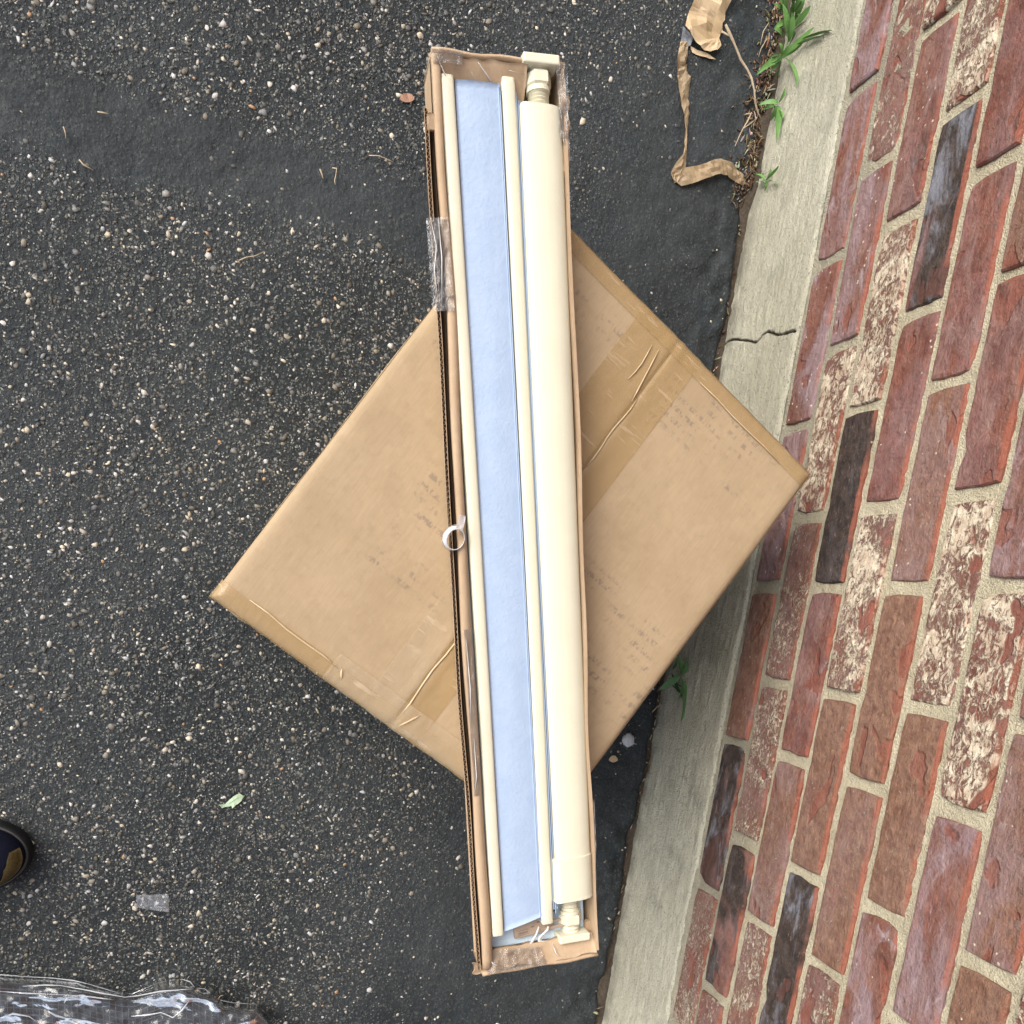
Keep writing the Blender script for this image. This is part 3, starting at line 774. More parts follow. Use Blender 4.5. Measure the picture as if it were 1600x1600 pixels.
# torn top flap remnant lying inwards at the top end, and the strip of board at the bottom end
def board_patch(name, x0, x1, y0, y1, z0, z1, mat, seed=0, jag=0.002, nx=30, ny=12, th_=0.0022, parent=None, zf=None, wr=0.0015):
    U, Vv = np.meshgrid(np.linspace(0, 1, nx), np.linspace(0, 1, ny), indexing='ij')
    X = x0 + (x1 - x0) * U; Y = y0 + (y1 - y0) * Vv
    Z = z0 + (z1 - z0) * Vv + wr * fbm(X * 40, Y * 40, seed, 3)
    Y = Y + jag * vnoise(X * 120, X * 0, seed) * (Vv > 0.97) + jag * vnoise(X * 120, X * 0, seed + 1) * (Vv < 0.03)
    X = X + jag * 0.6 * vnoise(Y * 120, Y * 0, seed + 2) * (np.abs(U - .5) > 0.49)
    a = np.stack([X, Y, Z], -1).reshape(-1, 3); b = a - np.array([0, 0, th_])
    f = grid_faces(nx, ny); n = nx * ny
    ring = [i * ny for i in range(nx)] + [(nx - 1) * ny + j for j in range(1, ny)] + [i * ny + ny - 1 for i in range(nx - 2, -1, -1)] + [j for j in range(ny - 2, 0, -1)]
    sf = [(ring[k], ring[(k + 1) % len(ring)], ring[(k + 1) % len(ring)] + n, ring[k] + n) for k in range(len(ring))]
    F = np.concatenate([f, f[:, ::-1] + n, np.array(sf)])
    me = mesh_np(name, np.concatenate([a, b]), F, True)
    return link(name, me, mat, parent or tray)
board_patch('end_flap', 0.005, 0.092, LL - 0.026, LL - 0.001, LH - 0.016, LH + 0.0005, MK2, 5)
board_patch('end_flap', 0.009, LW - 0.001, -0.003, 0.016, LH - 0.001, LH - 0.013, MK2, 8)
board_patch('torn_tab', LW - 0.006, LW + 0.006, 0.012, 0.028, LH - 0.020, LH - 0.018, MK2, 12, 0.004)
board_patch('torn_tab', -0.004, 0.006, -0.008, 0.004, LH - 0.010, LH - 0.004, MK2, 13, 0.004)
board_patch('torn_tab', LW - 0.008, LW - 0.002, LL - 0.085, LL - 0.02, LH - 0.006, LH - 0.002, MK2, 14, 0.003)
board_patch('torn_tab', -0.004, 0.006, LL - 0.062, LL - 0.05, LH - 0.004, LH - 0.001, MK2, 15, 0.004)

# corrugated lid flap standing along the left side: two liners and the fluting between them
flapx = lambda y: -0.0056 + 0.0034 * (1 - sstep(0.0, 0.5, y))
FZ = LH - 0.003
lf = empty('lid_flap', (0, 0, 0)); lf.parent = tray
f0, f1 = -0.002, LL - 0.042
wall_strip('liner', lambda y: float(flapx(y)), 0.001, FZ, 0.0006, MK2, f0, f1, s=1.2, a=0.0008, lean=FLEAN, parent=lf)
wall_strip('liner', lambda y: float(flapx(y)) + 0.0034, 0.001, FZ - 0.0004, 0.0006, MK2, f0, f1, s=1.2, a=0.0008, lean=FLEAN, parent=lf)
bm = bmesh.new(); rows = []; per = 0.0052; nst = int((f1 - f0) / per * 8)
for i in range(nst + 1):
    y = f0 + (f1 - f0) * i / nst
    x = float(flapx(y)) + wob(y, 1.2, 0.0008) + 0.0018 + 0.0013 * math.sin(2 * math.pi * (y - f0) / per + 0.6 * math.sin(y * 40))
    zt = FZ - 0.0006
    rows.append([bm.verts.new(p) for p in ((x + .0025, y, zt - 0.012), (x + 0.003, y, zt - 0.012), (x + 0.0005, y, zt), (x, y, zt))])
for r0, r1 in zip(rows[:-1], rows[1:]):
    for k in range(4): bm.faces.new((r0[k], r0[(k + 1) % 4], r1[(k + 1) % 4], r1[k]))
from_bm('fluting', bm, MKD, lf)
# wall_strip('inner_wall_base', lambda y: float(flapx(y)) + 0.004, 0.002, 0.006, 0.013, MK2, f0, f1, s=1.2, a=0.001)

def to_tray(o, u, v, z, dr=0.0):
    o.location = LO + LX * u + LY * v + Vector((0, 0, z)); o.rotation_euler = (0, 0, th + dr); return o

def extrude_profile(bm, prof, y0, y1, n=2, bow=0.0):
    rows = []
    for i in range(n + 1):
        y = y0 + (y1 - y0) * i / n
        rows.append([bm.verts.new((x + bow * math.sin(math.pi * i / n), y, z)) for x, z in prof])
    m = len(prof)
    for r0, r1 in zip(rows[:-1], rows[1:]):
        for k in range(m): bm.faces.new((r0[k], r0[(k + 1) % m], r1[(k + 1) % m], r1[k]))
    bm.faces.new([bm.verts.new(v.co) for v in rows[0]]); bm.faces.new([bm.verts.new(v.co) for v in rows[-1][::-1]])

def rail(name_, label, width, hgt, length, u_bot, u_top, v_bot, z0, with_side_face=False):
    e = empty(name_)
    to_tray(e, u_bot, v_bot, z0, -math.atan2(u_top - u_bot, length))
    w_, h = width, hgt
    prof = [(0.0, 0.0), (0.0, h - 0.0028), (0.0004, h - 0.0012), (0.0018, h - 0.0002), (w_ * 0.35, h), (w_ - 0.0032, h - 0.0003), (w_ - 0.0012, h - 0.0014), (w_ - 0.0003, h - 0.004), (w_, 0.0)]
    bm = bmesh.new(); extrude_profile(bm, prof, 0, length - 0.001, 30, 0.0006); 
    from_bm('profile', bm, MCR, e, True)
    for p in e.children[0].data.polygons: p.use_smooth = len(p.vertices) == 4
    bm = bmesh.new(); extrude_profile(bm, [(x * 0.95 + w_ * 0.025, z * 0.985) for x, z in prof], length - 0.001, length + 0.0025, 1)
    from_bm('end_cap', bm, MCR, e)
    bm = bmesh.new(); extrude_profile(bm, [(x * 0.95 + w_ * 0.025, z * 0.985) for x, z in prof], -0.002, -0.0001, 1)
    from_bm('end_cap', bm, MCR, e)
    if with_side_face:
        bm = bmesh.new(); add_box(bm, (-0.0038, 0.004, h - 0.016), (-0.0004, length - 0.03, h - 0.0070)); f = from_bm('side_face', bm, mat_plain('shaded_side_grey', (0.55, 0.56, 0.53), None, 0.5), e)  # rail's own side face as a grey strip, shade painted in
    return tag(e, label, 'rail', 'cream rails in the long box')
ZC = 0.0045
rail('plastic_rail', 'narrow cream plastic rail on the left of the pale blue sheet', 0.0132, 0.0360, 0.818, 0.0178, 0.0112, 0.0355, ZC, True)
rail('plastic_rail', 'narrow cream plastic rail between the blue sheet and the wide cream tube', 0.0136, 0.0355, 0.817, 0.0734, 0.0686, 0.0400, ZC)

# pale blue sheet lying between the rails
e = empty('blue_sheet'); to_tray(e, 0.0312, 0.036, ZC, math.atan2(0.0312 - 0.0246, 0.82))
tag(e, 'long pale blue flat sheet with fine grain between the two narrow cream rails', 'sheet')
def sheet_part(name, x0, x1, y0, y1, z0, zfun, mat, nx=16, ny=120, skew=0.0):
    U, Vv = np.meshgrid(np.linspace(0, 1, nx), np.linspace(0, 1, ny), indexing='ij')
    X = x0 + (x1 - x0) * U; Y = y0 + (y1 - y0) * Vv + skew * U * (1 - Vv)
    Z = zfun(U, X, Y)
    a = np.stack([X, Y, Z], -1).reshape(-1, 3); b = a.copy(); b[:, 2] = z0
    f = grid_faces(nx, ny); n = nx * ny
    ring = [i * ny for i in range(nx)] + [(nx - 1) * ny + j for j in range(1, ny)] + [i * ny + ny - 1 for i in range(nx - 2, -1, -1)] + [j for j in range(ny - 2, 0, -1)]
    sf = [(ring[k], ring[(k + 1) % len(ring)], ring[(k + 1) % len(ring)] + n, ring[k] + n) for k in range(len(ring))]
    me = mesh_np(name, np.concatenate([a, b]), np.concatenate([f, f[:, ::-1] + n, np.array(sf)]), True)
    return link(name, me, mat, e)
sheet_part('panel', 0.0001, 0.0424, 0.0, 0.818, 0.020, lambda U, X, Y: 0.0322 + 0.0012 * np.sin(U * np.pi) + 0.0004 * fbm(X * 80, Y * 12, 3, 2), MBL, skew=0.010)
sheet_part('turned_up_edge', 0.0410, 0.0422, 0.006, 0.814, 0.020, lambda U, X, Y: 0.0340 + 0 * U, MBL, 3, 60)
# the folded blue edges seen in the gap right of the second rail
e2 = empty('blue_sheet_edges'); to_tray(e2, 0.0874, 0.052, ZC, math.atan2(0.0055, 0.80))
e = e2
tag(e2, 'thin folded pale blue sheet edges in the gap beside the wide cream tube', 'sheet')
sheet_part('fold', -0.0006, 0.0008, 0.0, 0.796, 0.004, lambda U, X, Y: 0.0318 + 0.0012 * np.sin(Y * 9), MBL, 3, 60)
sheet_part('fold', 0.0014, 0.0022, -0.004, 0.790, 0.004, lambda U, X, Y: 0.0330 + 0.0010 * np.sin(Y * 7 + 1), MBL, 3, 60)
sheet_part('fold', -0.0006, 0.0050, 0.0, 0.790, 0.004, lambda U, X, Y: 0.0315 + 0 * U, MBL, 4, 60)

# wide cream tube with cap, threaded feet at both ends
tb = empty('cream_tube'); to_tray(tb, 0.0905, 0.062, ZC, math.atan2(0.0905 - 0.0848, 0.776))
tag(tb, 'wide cream plastic tube with rounded right side, a cap and threaded feet at its ends', 'tube')
TW = 0.0428
def tube_prof(w_, h, o=0.0):
    return [(-o, 0), (-o, h * 0.5), (0.0003 - o, h - 0.004), (0.0015 - o, h - 0.0012 + o), (0.004, h + o), (w_ * 0.46, h - 0.0004 + o), (w_ * 0.62, h - 0.0009 + o), (w_ * 0.76, h - 0.0022 + o), (w_ * 0.88, h - 0.0045 + o), (w_ * 0.95, h - 0.0070 + o * .7), (w_ * 0.99 + o * .7, h - 0.0105), (w_ + o, h - 0.018), (w_ + o, 0)]
bm = bmesh.new(); extrude_profile(bm, tube_prof(TW, 0.0400), 0.046, 0.776, 24); b = from_bm('tube_body', bm, MCR, tb, True)
for p in b.data.polygons: p.use_smooth = len(p.vertices) == 4
bm = bmesh.new(); extrude_profile(bm, tube_prof(TW, 0.0400, 0.0022), 0.001, 0.0480, 2); b = from_bm('end_cap', bm, MCR, tb, True)
for p in b.data.polygons: p.use_smooth = len(p.vertices) == 4
bm = bmesh.new(); extrude_profile(bm, tube_prof(TW, 0.0400, 0.0028), 0.0, 0.0022, 1); b = from_bm('cap_lip', bm, MCR, tb)
def foot(y0, sg, zc, xc, L=0.045):
    st_ = empty('threaded_foot', (0, 0, 0)); st_.parent = tb
    # spindle with real thread ridges
    bm = bmesh.new()
    n = 11; k = 0
    y = y0
    rings = []
    for i in range(n * 2):
        yy = y0 + sg * (L - 0.006) * i / (n * 2 - 1)
        rr = 0.0100 if i % 2 == 0 else 0.0080
        rings.append([bm.verts.new((xc + rr * math.cos(2 * math.pi * q / 28), yy + sg * 0.0007 * math.sin(2 * math.pi * q / 28), zc + rr * math.sin(2 * math.pi * q / 28))) for q in range(28)])
    for r0, r1 in zip(rings[:-1], rings[1:]):
        for q in range(28): bm.faces.new((r0[q], r0[(q + 1) % 28], r1[(q + 1) % 28], r1[q]))
    bm.faces.new(rings[0]); bm.faces.new(rings[-1][::-1])
    from_bm('thread', bm, MCR, st_)
    # hex nut with chamfered collar
    bm = bmesh.new()
    ya = y0 + sg * L * 0.44
    add_cyl(bm, (xc, ya, zc), (xc, ya + sg * 0.0022, zc), 0.0108, 0.0132, 6)
    add_cyl(bm, (xc, ya + sg * 0.0022, zc), (xc, ya + sg * 0.0105, zc), 0.0132, 0.0132, 6)
    add_cyl(bm, (xc, ya + sg * 0.0105, zc), (xc, ya + sg * 0.0125, zc), 0.0132, 0.0112, 6)
    add_cyl(bm, (xc, ya - sg * 0.004, zc), (xc, ya, zc), 0.0112, 0.0112, 28)
    from_bm('hex_nut', bm, MCR, st_)
    bm = bmesh.new()
    yb = y0 + sg * (L - 0.007)
    lo = (xc - 0.0175, min(yb, yb + sg * 0.0085), zc - 0.018); hi = (xc + 0.0175, max(yb, yb + sg * 0.0085), zc + 0.0150)
    add_box(bm, lo, hi, 0.0014, 2)
    from_bm('foot_pad', bm, MCR, st_)
foot(0.776, 1, 0.0275, 0.0205, 0.0385); foot(0.001, -1, 0.0195, 0.0195, 0.050)

# light blue plastic bag/insert at the lower end, with a small printed packet on it
bt = empty('blue_insert'); to_tray(bt, 0.0155, 0.016, 0.0045)
tag(bt, 'light blue plastic insert under the pieces at the lower end of the long box', 'insert')
def rounded_sheet(name, x0, x1, y0, y1, z, mat, parent, r=0.008, thk=0.0012, wr=0.001, seed=3, rimh=0.0):
    bm = bmesh.new(); out = []
    for cx_, cy_, a0 in ((x1 - r, y1 - r, 0), (x0 + r, y1 - r, 90), (x0 + r, y0 + r, 180), (x1 - r, y0 + r, 270)):
        for k in range(7):
            a = math.radians(a0 + 15 * k); out.append((cx_ + r * math.cos(a), cy_ + r * math.sin(a)))
    rings = []
    cxm, cym = (x0 + x1) / 2, (y0 + y1) / 2
    for s, dz in ((1.0, -thk - 0.01), (1.0, rimh), (0.97, rimh), (0.94, 0), (0.7, 0), (0.4, 0), (0.1, 0)):
        rings.append([bm.verts.new((cxm + (x - cxm) * s, cym + (y - cym) * s, z + dz + (wr * float(vnoise(np.array([x * s * 60]), np.array([y * s * 60 + s * 7]), seed)[0]) if s < 1 else 0))) for x, y in out])
    n = len(out)
    for r0, r1 in zip(rings[:-1], rings[1:]):
        for k in range(n): bm.faces.new((r0[k], r0[(k + 1) % n], r1[(k + 1) % n], r1[k]))
    bm.faces.new(rings[-1])
    return from_bm(name, bm, mat, parent, True)
rounded_sheet('bag', 0.0, 0.112, -0.004, 0.085, 0.0135, MBT, bt, rimh=0.0015)
pk = empty('small_packet'); to_tray(pk, 0.046, 0.0195, 0.0200, 0.10)
tag(pk, 'small greyish brown packet lying on the light blue insert at the end of the box', 'packet')
MPK = mat_plain('packet_paper', (0.36, 0.27, 0.20), (0.43, 0.33, 0.25), 0.5, 60)
MPD = mat_plain('packet_ink', (0.20, 0.15, 0.11), (0.24, 0.18, 0.13), 0.6, 90)
bm = bmesh.new(); add_box(bm, (0, 0, 0), (0.046, 0.0185, 0.0045), 0.0012, 2); pb = from_bm('packet_body', bm, MPK, pk)
bm = bmesh.new()
for k in range(9): add_box(bm, (0.0045 + k * 0.00125, 0.0047, 0.0046), (0.0045 + k * 0.00125 + 0.0008, 0.0047 + 0.0016 * (0.7 + 0.3 * ((k * 7) % 3)), 0.0048))
add_box(bm, (0.004, 0.0030, 0.0046), (0.0165, 0.0034, 0.0048)); add_box(bm, (0.004, 0.0085, 0.0046), (0.0165, 0.0089, 0.0048))
add_box(bm, (0.0195, 0.009, 0.0046), (0.0235, 0.0105, 0.0048)); add_box(bm, (0.027, 0.0125, 0.0046), (0.034, 0.0145, 0.0048))
from_bm('printed_marks', bm, MPD, pk)
bm = bmesh.new(); add_box(bm, (0.034, 0.002, 0.0047), (0.060, 0.006, 0.0075), 0.001); add_box(bm, (0.036, 0.009, 0.0047), (0.060, 0.0125, 0.0070), 0.001); from_bm('packet_fold', bm, MPK, pk)

# crumpled clear tape: thin wrinkled ribbons, top-level scraps stuck on the boxes
def film_patch(name, corners, mat, nx=26, ny=16, wr=0.003, seed=1, parent=None, freq=70):
    """bilinear patch through 4 corners, crumpled"""
    c = [np.array(p, float) for p in corners]
    U, Vv = np.meshgrid(np.linspace(0, 1, nx), np.linspace(0, 1, ny), indexing='ij')
    P = (c[0][None, None] * ((1 - U) * (1 - Vv))[..., None] + c[1] * (U * (1 - Vv))[..., None] + c[2] * (U * Vv)[..., None] + c[3] * ((1 - U) * Vv)[..., None])
    nz = np.abs(fbm(P[..., 0] * freq, P[..., 1] * freq, seed, 4)) * 2
    P[..., 2] += wr * nz
    P[..., 0] += 0.3 * wr * fbm(P[..., 0] * freq, P[..., 1] * freq, seed + 9, 3); P[..., 1] += 0.3 * wr * fbm(P[..., 0] * freq, P[..., 1] * freq, seed + 12, 3)
    me = mesh_np(name, P.reshape(-1, 3), grid_faces(nx, ny), False)
    return link(name, me, mat, parent)
film_patch('clear_tape', [(-0.0085, 0.655, LH - 0.003), (0.011, 0.655, LH + 0.0015), (0.010, 0.735, LH + 0.0015), (-0.0095, 0.735, LH - 0.003)], MCL, 18, 34, 0.0022, 3, tray)
film_patch('clear_tape', [(0.004, 0.19, LH + 0.001), (0.012, 0.19, LH + 0.001), (0.011, 0.36, LH + 0.001), (0.0035, 0.36, LH + 0.001)], MCL, 10, 50, 0.0012, 5, tray)
film_patch('clear_tape', [(0.003, LL - 0.008, LH + 0.0015), (0.030, LL - 0.008, LH + 0.001), (0.034, LL + 0.003, LH + 0.003), (0.002, LL + 0.002, LH + 0.003)], MCL, 20, 8, 0.002, 7, tray)
film_patch('clear_tape', [(0.121, LL - 0.055, LH - 0.002), (LW - 0.004, LL - 0.07, LH - 0.002), (LW - 0.004, LL + 0.001, LH + 0.003), (0.120, LL + 0.002, LH + 0.001)], MCL, 20, 26, 0.004, 8, tray)
film_patch('clear_tape', [(0.008, -0.005, LH + 0.001), (0.075, -0.006, LH + 0.001), (0.07, 0.014, LH - 0.008), (0.010, 0.016, LH - 0.010)], MCL, 34, 14, 0.002, 9, tray)
film_patch('clear_tape', [(LW - 0.002, 0.075, LH - 0.004), (LW + 0.003, 0.075, LH - 0.006), (LW + 0.004, 0.17, LH - 0.006), (LW - 0.002, 0.17, LH - 0.003)], MCL, 8, 40, 0.004, 11, tray)
def glint(pts, r=0.0007):
    bm = bmesh.new(); P = [Vector(p) for p in pts]
    tube(bm, P, [r * (0.3 if k in (0, len(P) - 1) else 1) for k in range(len(P))], 5)
    from_bm('wrinkle_glint', bm, MTW2, tray, True)
MTW2 = mat_film('wrinkle_glint', (0.82, 0.80, 0.77), 0.6, 0.12, 60.0, 0.001)  # milky white paints the shine along the tape wrinkles
for pts in ([(0.045, LL - 0.004, LH + 0.002), (0.056, LL - 0.012, LH - 0.004), (0.066, LL - 0.021, LH - 0.012)],
            [(0.040, LL - 0.010, LH - 0.003), (0.048, LL - 0.018, LH - 0.010)],
            [(0.008, LL - 0.004, LH + 0.003), (0.016, LL - 0.016, LH - 0.003), (0.022, LL - 0.020, LH - 0.008), (0.030, LL - 0.019, LH - 0.009)],
            [(0.075, LL - 0.006, LH - 0.002), (0.090, LL - 0.007, LH - 0.003)],
            [(-0.006, 0.735, LH), (-0.002, 0.71, LH + .001), (-0.005, 0.69, LH), (-0.003, 0.66, LH)],
            [(0.001, 0.735, LH + .002), (0.002, 0.70, LH + .003), (0.0, 0.66, LH + .001)],
            [(0.0055, 0.35, LH + .002), (0.007, 0.30, LH + .002), (0.006, 0.27, LH + .002)],
            [(0.008, 0.25, LH + .002), (0.0085, 0.21, LH + .002), (0.006, 0.195, LH + .002)],
            [(0.122, LL - 0.02, LH), (0.1235, LL - 0.035, LH - .001), (0.125, LL - 0.05, LH - .001)],
            [(0.127, LL - 0.01, LH + .003), (0.130, LL - 0.04, LH), (0.126, LL - 0.062, LH - .002)],
            [(0.012, 0.013, LH - .006), (0.016, 0.004, LH - .001), (0.022, 0.001, LH)],
            [(0.064, 0.012, LH - .005), (0.066, 0.000, LH)], [(0.085, 0.014, LH - .008), (0.087, 0.004, LH - .002), (0.091, 0.000, LH)],
            [(LW + .002, 0.17, LH - .003), (LW + .003, 0.12, LH - .004), (LW + .001, 0.08, LH - .004)]):
    glint(pts)
# white glints of the tape, painted as narrow curled ribbons at the lower end
def ribbon(bm, pts, wd, up=(0, 0, 1)):
    pts = [Vector(p) for p in pts]; rows = []
    for i, p in enumerate(pts):
        t_ = (pts[min(i + 1, len(pts) - 1)] - pts[max(i - 1, 0)]).normalized()
        s_ = t_.cross(Vector(up)).normalized()
        w_ = wd[i] if hasattr(wd, '__len__') else wd
        rows.append([bm.verts.new(p - s_ * w_ / 2), bm.verts.new(p + s_ * w_ / 2), bm.verts.new(p + s_ * w_ / 2 + Vector((0, 0, -0.0004))), bm.verts.new(p - s_ * w_ / 2 + Vector((0, 0, -0.0004)))])
    for r0, r1 in zip(rows[:-1], rows[1:]):
        for k in range(4): bm.faces.new((r0[k], r0[(k + 1) % 4], r1[(k + 1) % 4], r1[k]))
    bm.faces.new(rows[0]); bm.faces.new(rows[-1][::-1])
LZ = BZ + 0.0025 + 0.030
def tr_loc(px, py, z):
    p = back(px, py, z=z); q = Vector(p) - LO
    return (q.dot(LX), q.dot(LY), z - LO.z)
bm = bmesh.new(); ribbon(bm, [tr_loc(x, y, LZ) for x, y in ((842, 1448), (840, 1455), (838, 1461), (834, 1468), (829, 1475))], [.0015, .0022, .0022, .003, .002]); from_bm('tape_glint', bm, MWH, tray, True)
bm = bmesh.new(); ribbon(bm, [tr_loc(x, y, LZ) for x, y in ((857, 1447), (856, 1453), (850, 1459), (844, 1464), (842, 1470), (848, 1472), (857, 1470))], [.002, .003, .0028, .0028, .003, .0028, .001]); from_bm('tape_glint', bm, MWH, tray, True)
bm = bmesh.new(); ribbon(bm, [tr_loc(x, y, LZ) for x, y in ((818, 1487), (828, 1483), (842, 1482), (856, 1484), (872, 1486))], [.001, .002, .003, .0025, .001]); from_bm('tape_glint', bm, MWH, tray, True)

# white ring of curled tape on the left rim
rc = back(712, 843, z=BZ + LH + 0.010)
rg = empty('tape_ring', rc); rg.rotation_euler = (0.35, 0.25, 0.1)
tag(rg, 'small translucent white ring of curled tape on the left edge of the long box', 'ring')
MRG = mat_film('ring_film', (0.86, 0.86, 0.86), 0.72, 0.15, 60.0, 0.001)
bm = bmesh.new(); R0 = 0.0088; rows = []
for i in range(49):
    a = 2 * math.pi * i / 48; k_ = 0.0060 + 0.0012 * math.sin(a * 2)
    rows.append([bm.verts.new((R0 * math.cos(a), R0 * 1.1 * math.sin(a), 0.0)), bm.verts.new(((R0 + 0.0030) * math.cos(a), (R0 * 1.1 + 0.0030) * math.sin(a), -k_)), bm.verts.new(((R0 + 0.0034) * math.cos(a), (R0 * 1.1 + 0.0034) * math.sin(a), -k_)), bm.verts.new(((R0 + 0.0007) * math.cos(a), (R0 * 1.1 + 0.0007) * math.sin(a), 0.0004))])
for r0, r1 in zip(rows[:-1], rows[1:]):
    for k in range(4): bm.faces.new((r0[k], r0[(k + 1) % 4], r1[(k + 1) % 4], r1[k]))
bmesh.ops.remove_doubles(bm, verts=bm.verts[:], dist=1e-6)
from_bm('band', bm, MRG, rg, True)
film_patch('loose_end', [(-0.002, 0.010, -0.003), (0.006, 0.010, -0.003), (0.007, 0.023, -0.004), (0.0, 0.024, -0.004)], MRG, 8, 14, 0.002, 4, rg)

# ------------------------------------------------------------------ torn kraft paper strip
def g_at(px, py, dz=0.0):
    p = back(px, py, z=G0 + dz); z = float(ground_z(p[0], p[1]))
    return Vector((p[0], p[1], max(z, G0 - 0.006) + dz))
kp = empty('torn_paper', g_at(1075, 60)); kb = kp.location.copy()
tag(kp, 'torn hook-shaped strip of brown kraft packing tape on the asphalt near the weeds', 'paper scrap')
def thick_poly(name, pts, thk, mat, parent, base, sub=1, seed=0, wr=0.0):
    """flat outline with thickness; pts are 3D"""
    bm = bmesh.new()
    a = [bm.verts.new(Vector(p) - base) for p in pts]
    f = bm.faces.new(a)
    bmesh.ops.triangulate(bm, faces=[f])
    if sub: bmesh.ops.subdivide_edges(bm, edges=bm.edges[:], cuts=sub, use_grid_fill=True)
    for v in bm.verts: v.co.z += wr * float(fbm(np.array([v.co.x * 60]), np.array([v.co.y * 60]), seed, 3)[0])
    bmesh.ops.solidify(bm, geom=bm.faces[:], thickness=thk)
    return from_bm(name, bm, mat, parent, False)
leaf = [(1084, 0, .022), (1092, -22, .024), (1110, -50, .022), (1150, -55, .018), (1148, -20, .014), (1142, 2, .012), (1139, 10, .012), (1135, 20, .012), (1134, 29, .011), (1129, 36, .011), (1130, 46, .010), (1125, 57, .010), (1126, 64, .010), (1127, 71, .009), (1120, 79, .008), (1109, 81, .008), (1101, 79, .009), (1096, 76, .010), (1086, 64, .012), (1077, 53, .012), (1069, 42, .012), (1075, 22, .017)]
thick_poly('torn_end', [g_at(x, y, z) for x, y, z in leaf], 0.0006, MKP, kp, kb, 3, 3, 0.010)
MKG = mat_plain('grey_tape_back', (0.16, 0.18, 0.21), (0.30, 0.31, 0.33), 0.4, 120)
thick_poly('grey_underside', [g_at(x, y, .004) for x, y in ((1066, 42), (1078, 52), (1082, 60), (1078, 72), (1070, 76), (1063, 70), (1064, 55))], 0.0005, MKG, kp, kb, 2, 4, 0.006)
thick_poly('underside_shred', [g_at(x, y, .003) for x, y in ((1078, 72), (1090, 78), (1104, 84), (1112, 89), (1118, 93), (1108, 92), (1094, 88), (1082, 82))], 0.0005, MKP, kp, kb, 1, 5, 0.004)
def paper_ribbon(name, pts, parent, base, mat=MKP, seed=2):
    bm = bmesh.new(); rows = []
    P = [g_at(x, y, z) for x, y, wd, z, tw in pts]
    # subdivide linearly
    Q = []
    for i in range(len(P) - 1):
        for k in range(3):
            t = k / 3; Q.append((P[i].lerp(P[i + 1], t), pts[i][2] * (1 - t) + pts[i + 1][2] * t, pts[i][4] * (1 - t) + pts[i + 1][4] * t))
    Q.append((P[-1], pts[-1][2], pts[-1][4]))
    for i, (p, wd, tw) in enumerate(Q):
        t_ = (Q[min(i + 1, len(Q) - 1)][0] - Q[max(i - 1, 0)][0]).normalized()
        s_ = t_.cross(Vector((0, 0, 1))).normalized(); s_ = (s_ * math.cos(tw) + Vector((0, 0, 1)) * math.sin(tw)).normalized()
        w_ = wd / 1047.0
        row = []
        for k in range(5):
            u = (k / 4 - 0.5); wr_ = 0.0030 * float(vnoise(np.array([i * 0.9 + seed]), np.array([k * 1.9]), seed)[0])
            row.append(bm.verts.new(p + s_ * (w_ * u / max(0.35, math.cos(tw))) + Vector((0, 0, 0.0007 * (1 - 4 * u * u) + wr_)) - base))
        rows.append(row)
    for r0, r1 in zip(rows[:-1], rows[1:]):
        for k in range(4): bm.faces.new((r0[k], r0[k + 1], r1[k + 1], r1[k]))
    bmesh.ops.solidify(bm, geom=bm.faces[:], thickness=0.0005)
    return from_bm(name, bm, mat, parent, False)
paper_ribbon('strip', [(1069, 66, 12, .006, 0), (1067, 84, 17, .006, .2), (1064, 97, 20, .008, .5), (1065, 106, 19, .006, .2), (1068, 122, 22, .005, 0), (1069, 140, 21, .004, .3), (1070, 160, 18, .005, .4), (1072, 182, 13, .006, .5), (1072, 205, 8, .006, .7), (1071, 230, 6, .006, .8), (1069, 246, 10, .006, .5), (1062, 262, 20, .005, .2), (1058, 274, 24, .003, .0), (1060, 285, 15, .003, .0)], kp, kb)
paper_ribbon('strip', [(1054, 272, 18, .003, 0), (1064, 277, 26, .004, 0), (1080, 274, 24, .005, .1), (1097, 270, 22, .006, .3), (1112, 264, 22, .008, .2), (1126, 260, 21, .009, -.1), (1138, 265, 18, .008, -.3), (1150, 272, 17, .006, -.2), (1158, 280, 15, .003, 0), (1164, 286, 9, .001, 0)], kp, kb, seed=5)

# ------------------------------------------------------------------ twigs
def twig(px, label, rad=0.0011, z=0.004, mat=MTW, branches=()):
    rad *= 0.8 if rad < 0.0015 else 1.0
    P = [g_at(x, y, z + dz) for x, y, dz in px]
    e = empty('twig', P[0]); b = P[0].copy()
    bm = bmesh.new(); n = len(P)
    tube(bm, [p - b for p in P], [rad * (1 - 0.45 * i / n) * (1.25 if i % 2 else 0.95) for i in range(n)], 6)
    from_bm('stem', bm, mat, e, True)
    for br in branches:
        bm = bmesh.new(); tube(bm, [g_at(x, y, z + dz) - b for x, y, dz in br], [rad * 0.7] * len(br), 5); from_bm('side_stem', bm, mat, e, True)
    return tag(e, label, 'twig')
twig([(1134, 38, .02), (1141, 54, .016), (1150, 73, .014), (1158, 92, .012), (1169, 109, .010), (1173, 124, .008), (1177, 142, .006), (1181, 160, .004), (1186, 173, .002), (1194, 187, 0)],
     'long pale forked dry twig running down from the torn paper to the weeds', 0.0019, branches=[[(1144, 58, .015), (1136, 54, .014), (1127, 49, .012)]])
twig([(1174, 176, .01), (1169, 188, .008), (1162, 200, .006), (1156, 213, .003), (1149, 228, .002)], 'short dry straw left of the leaf litter below the long twig', 0.0012, branches=[[(1162, 200, .006), (1170, 195, .008), (1176, 190, .004)]])
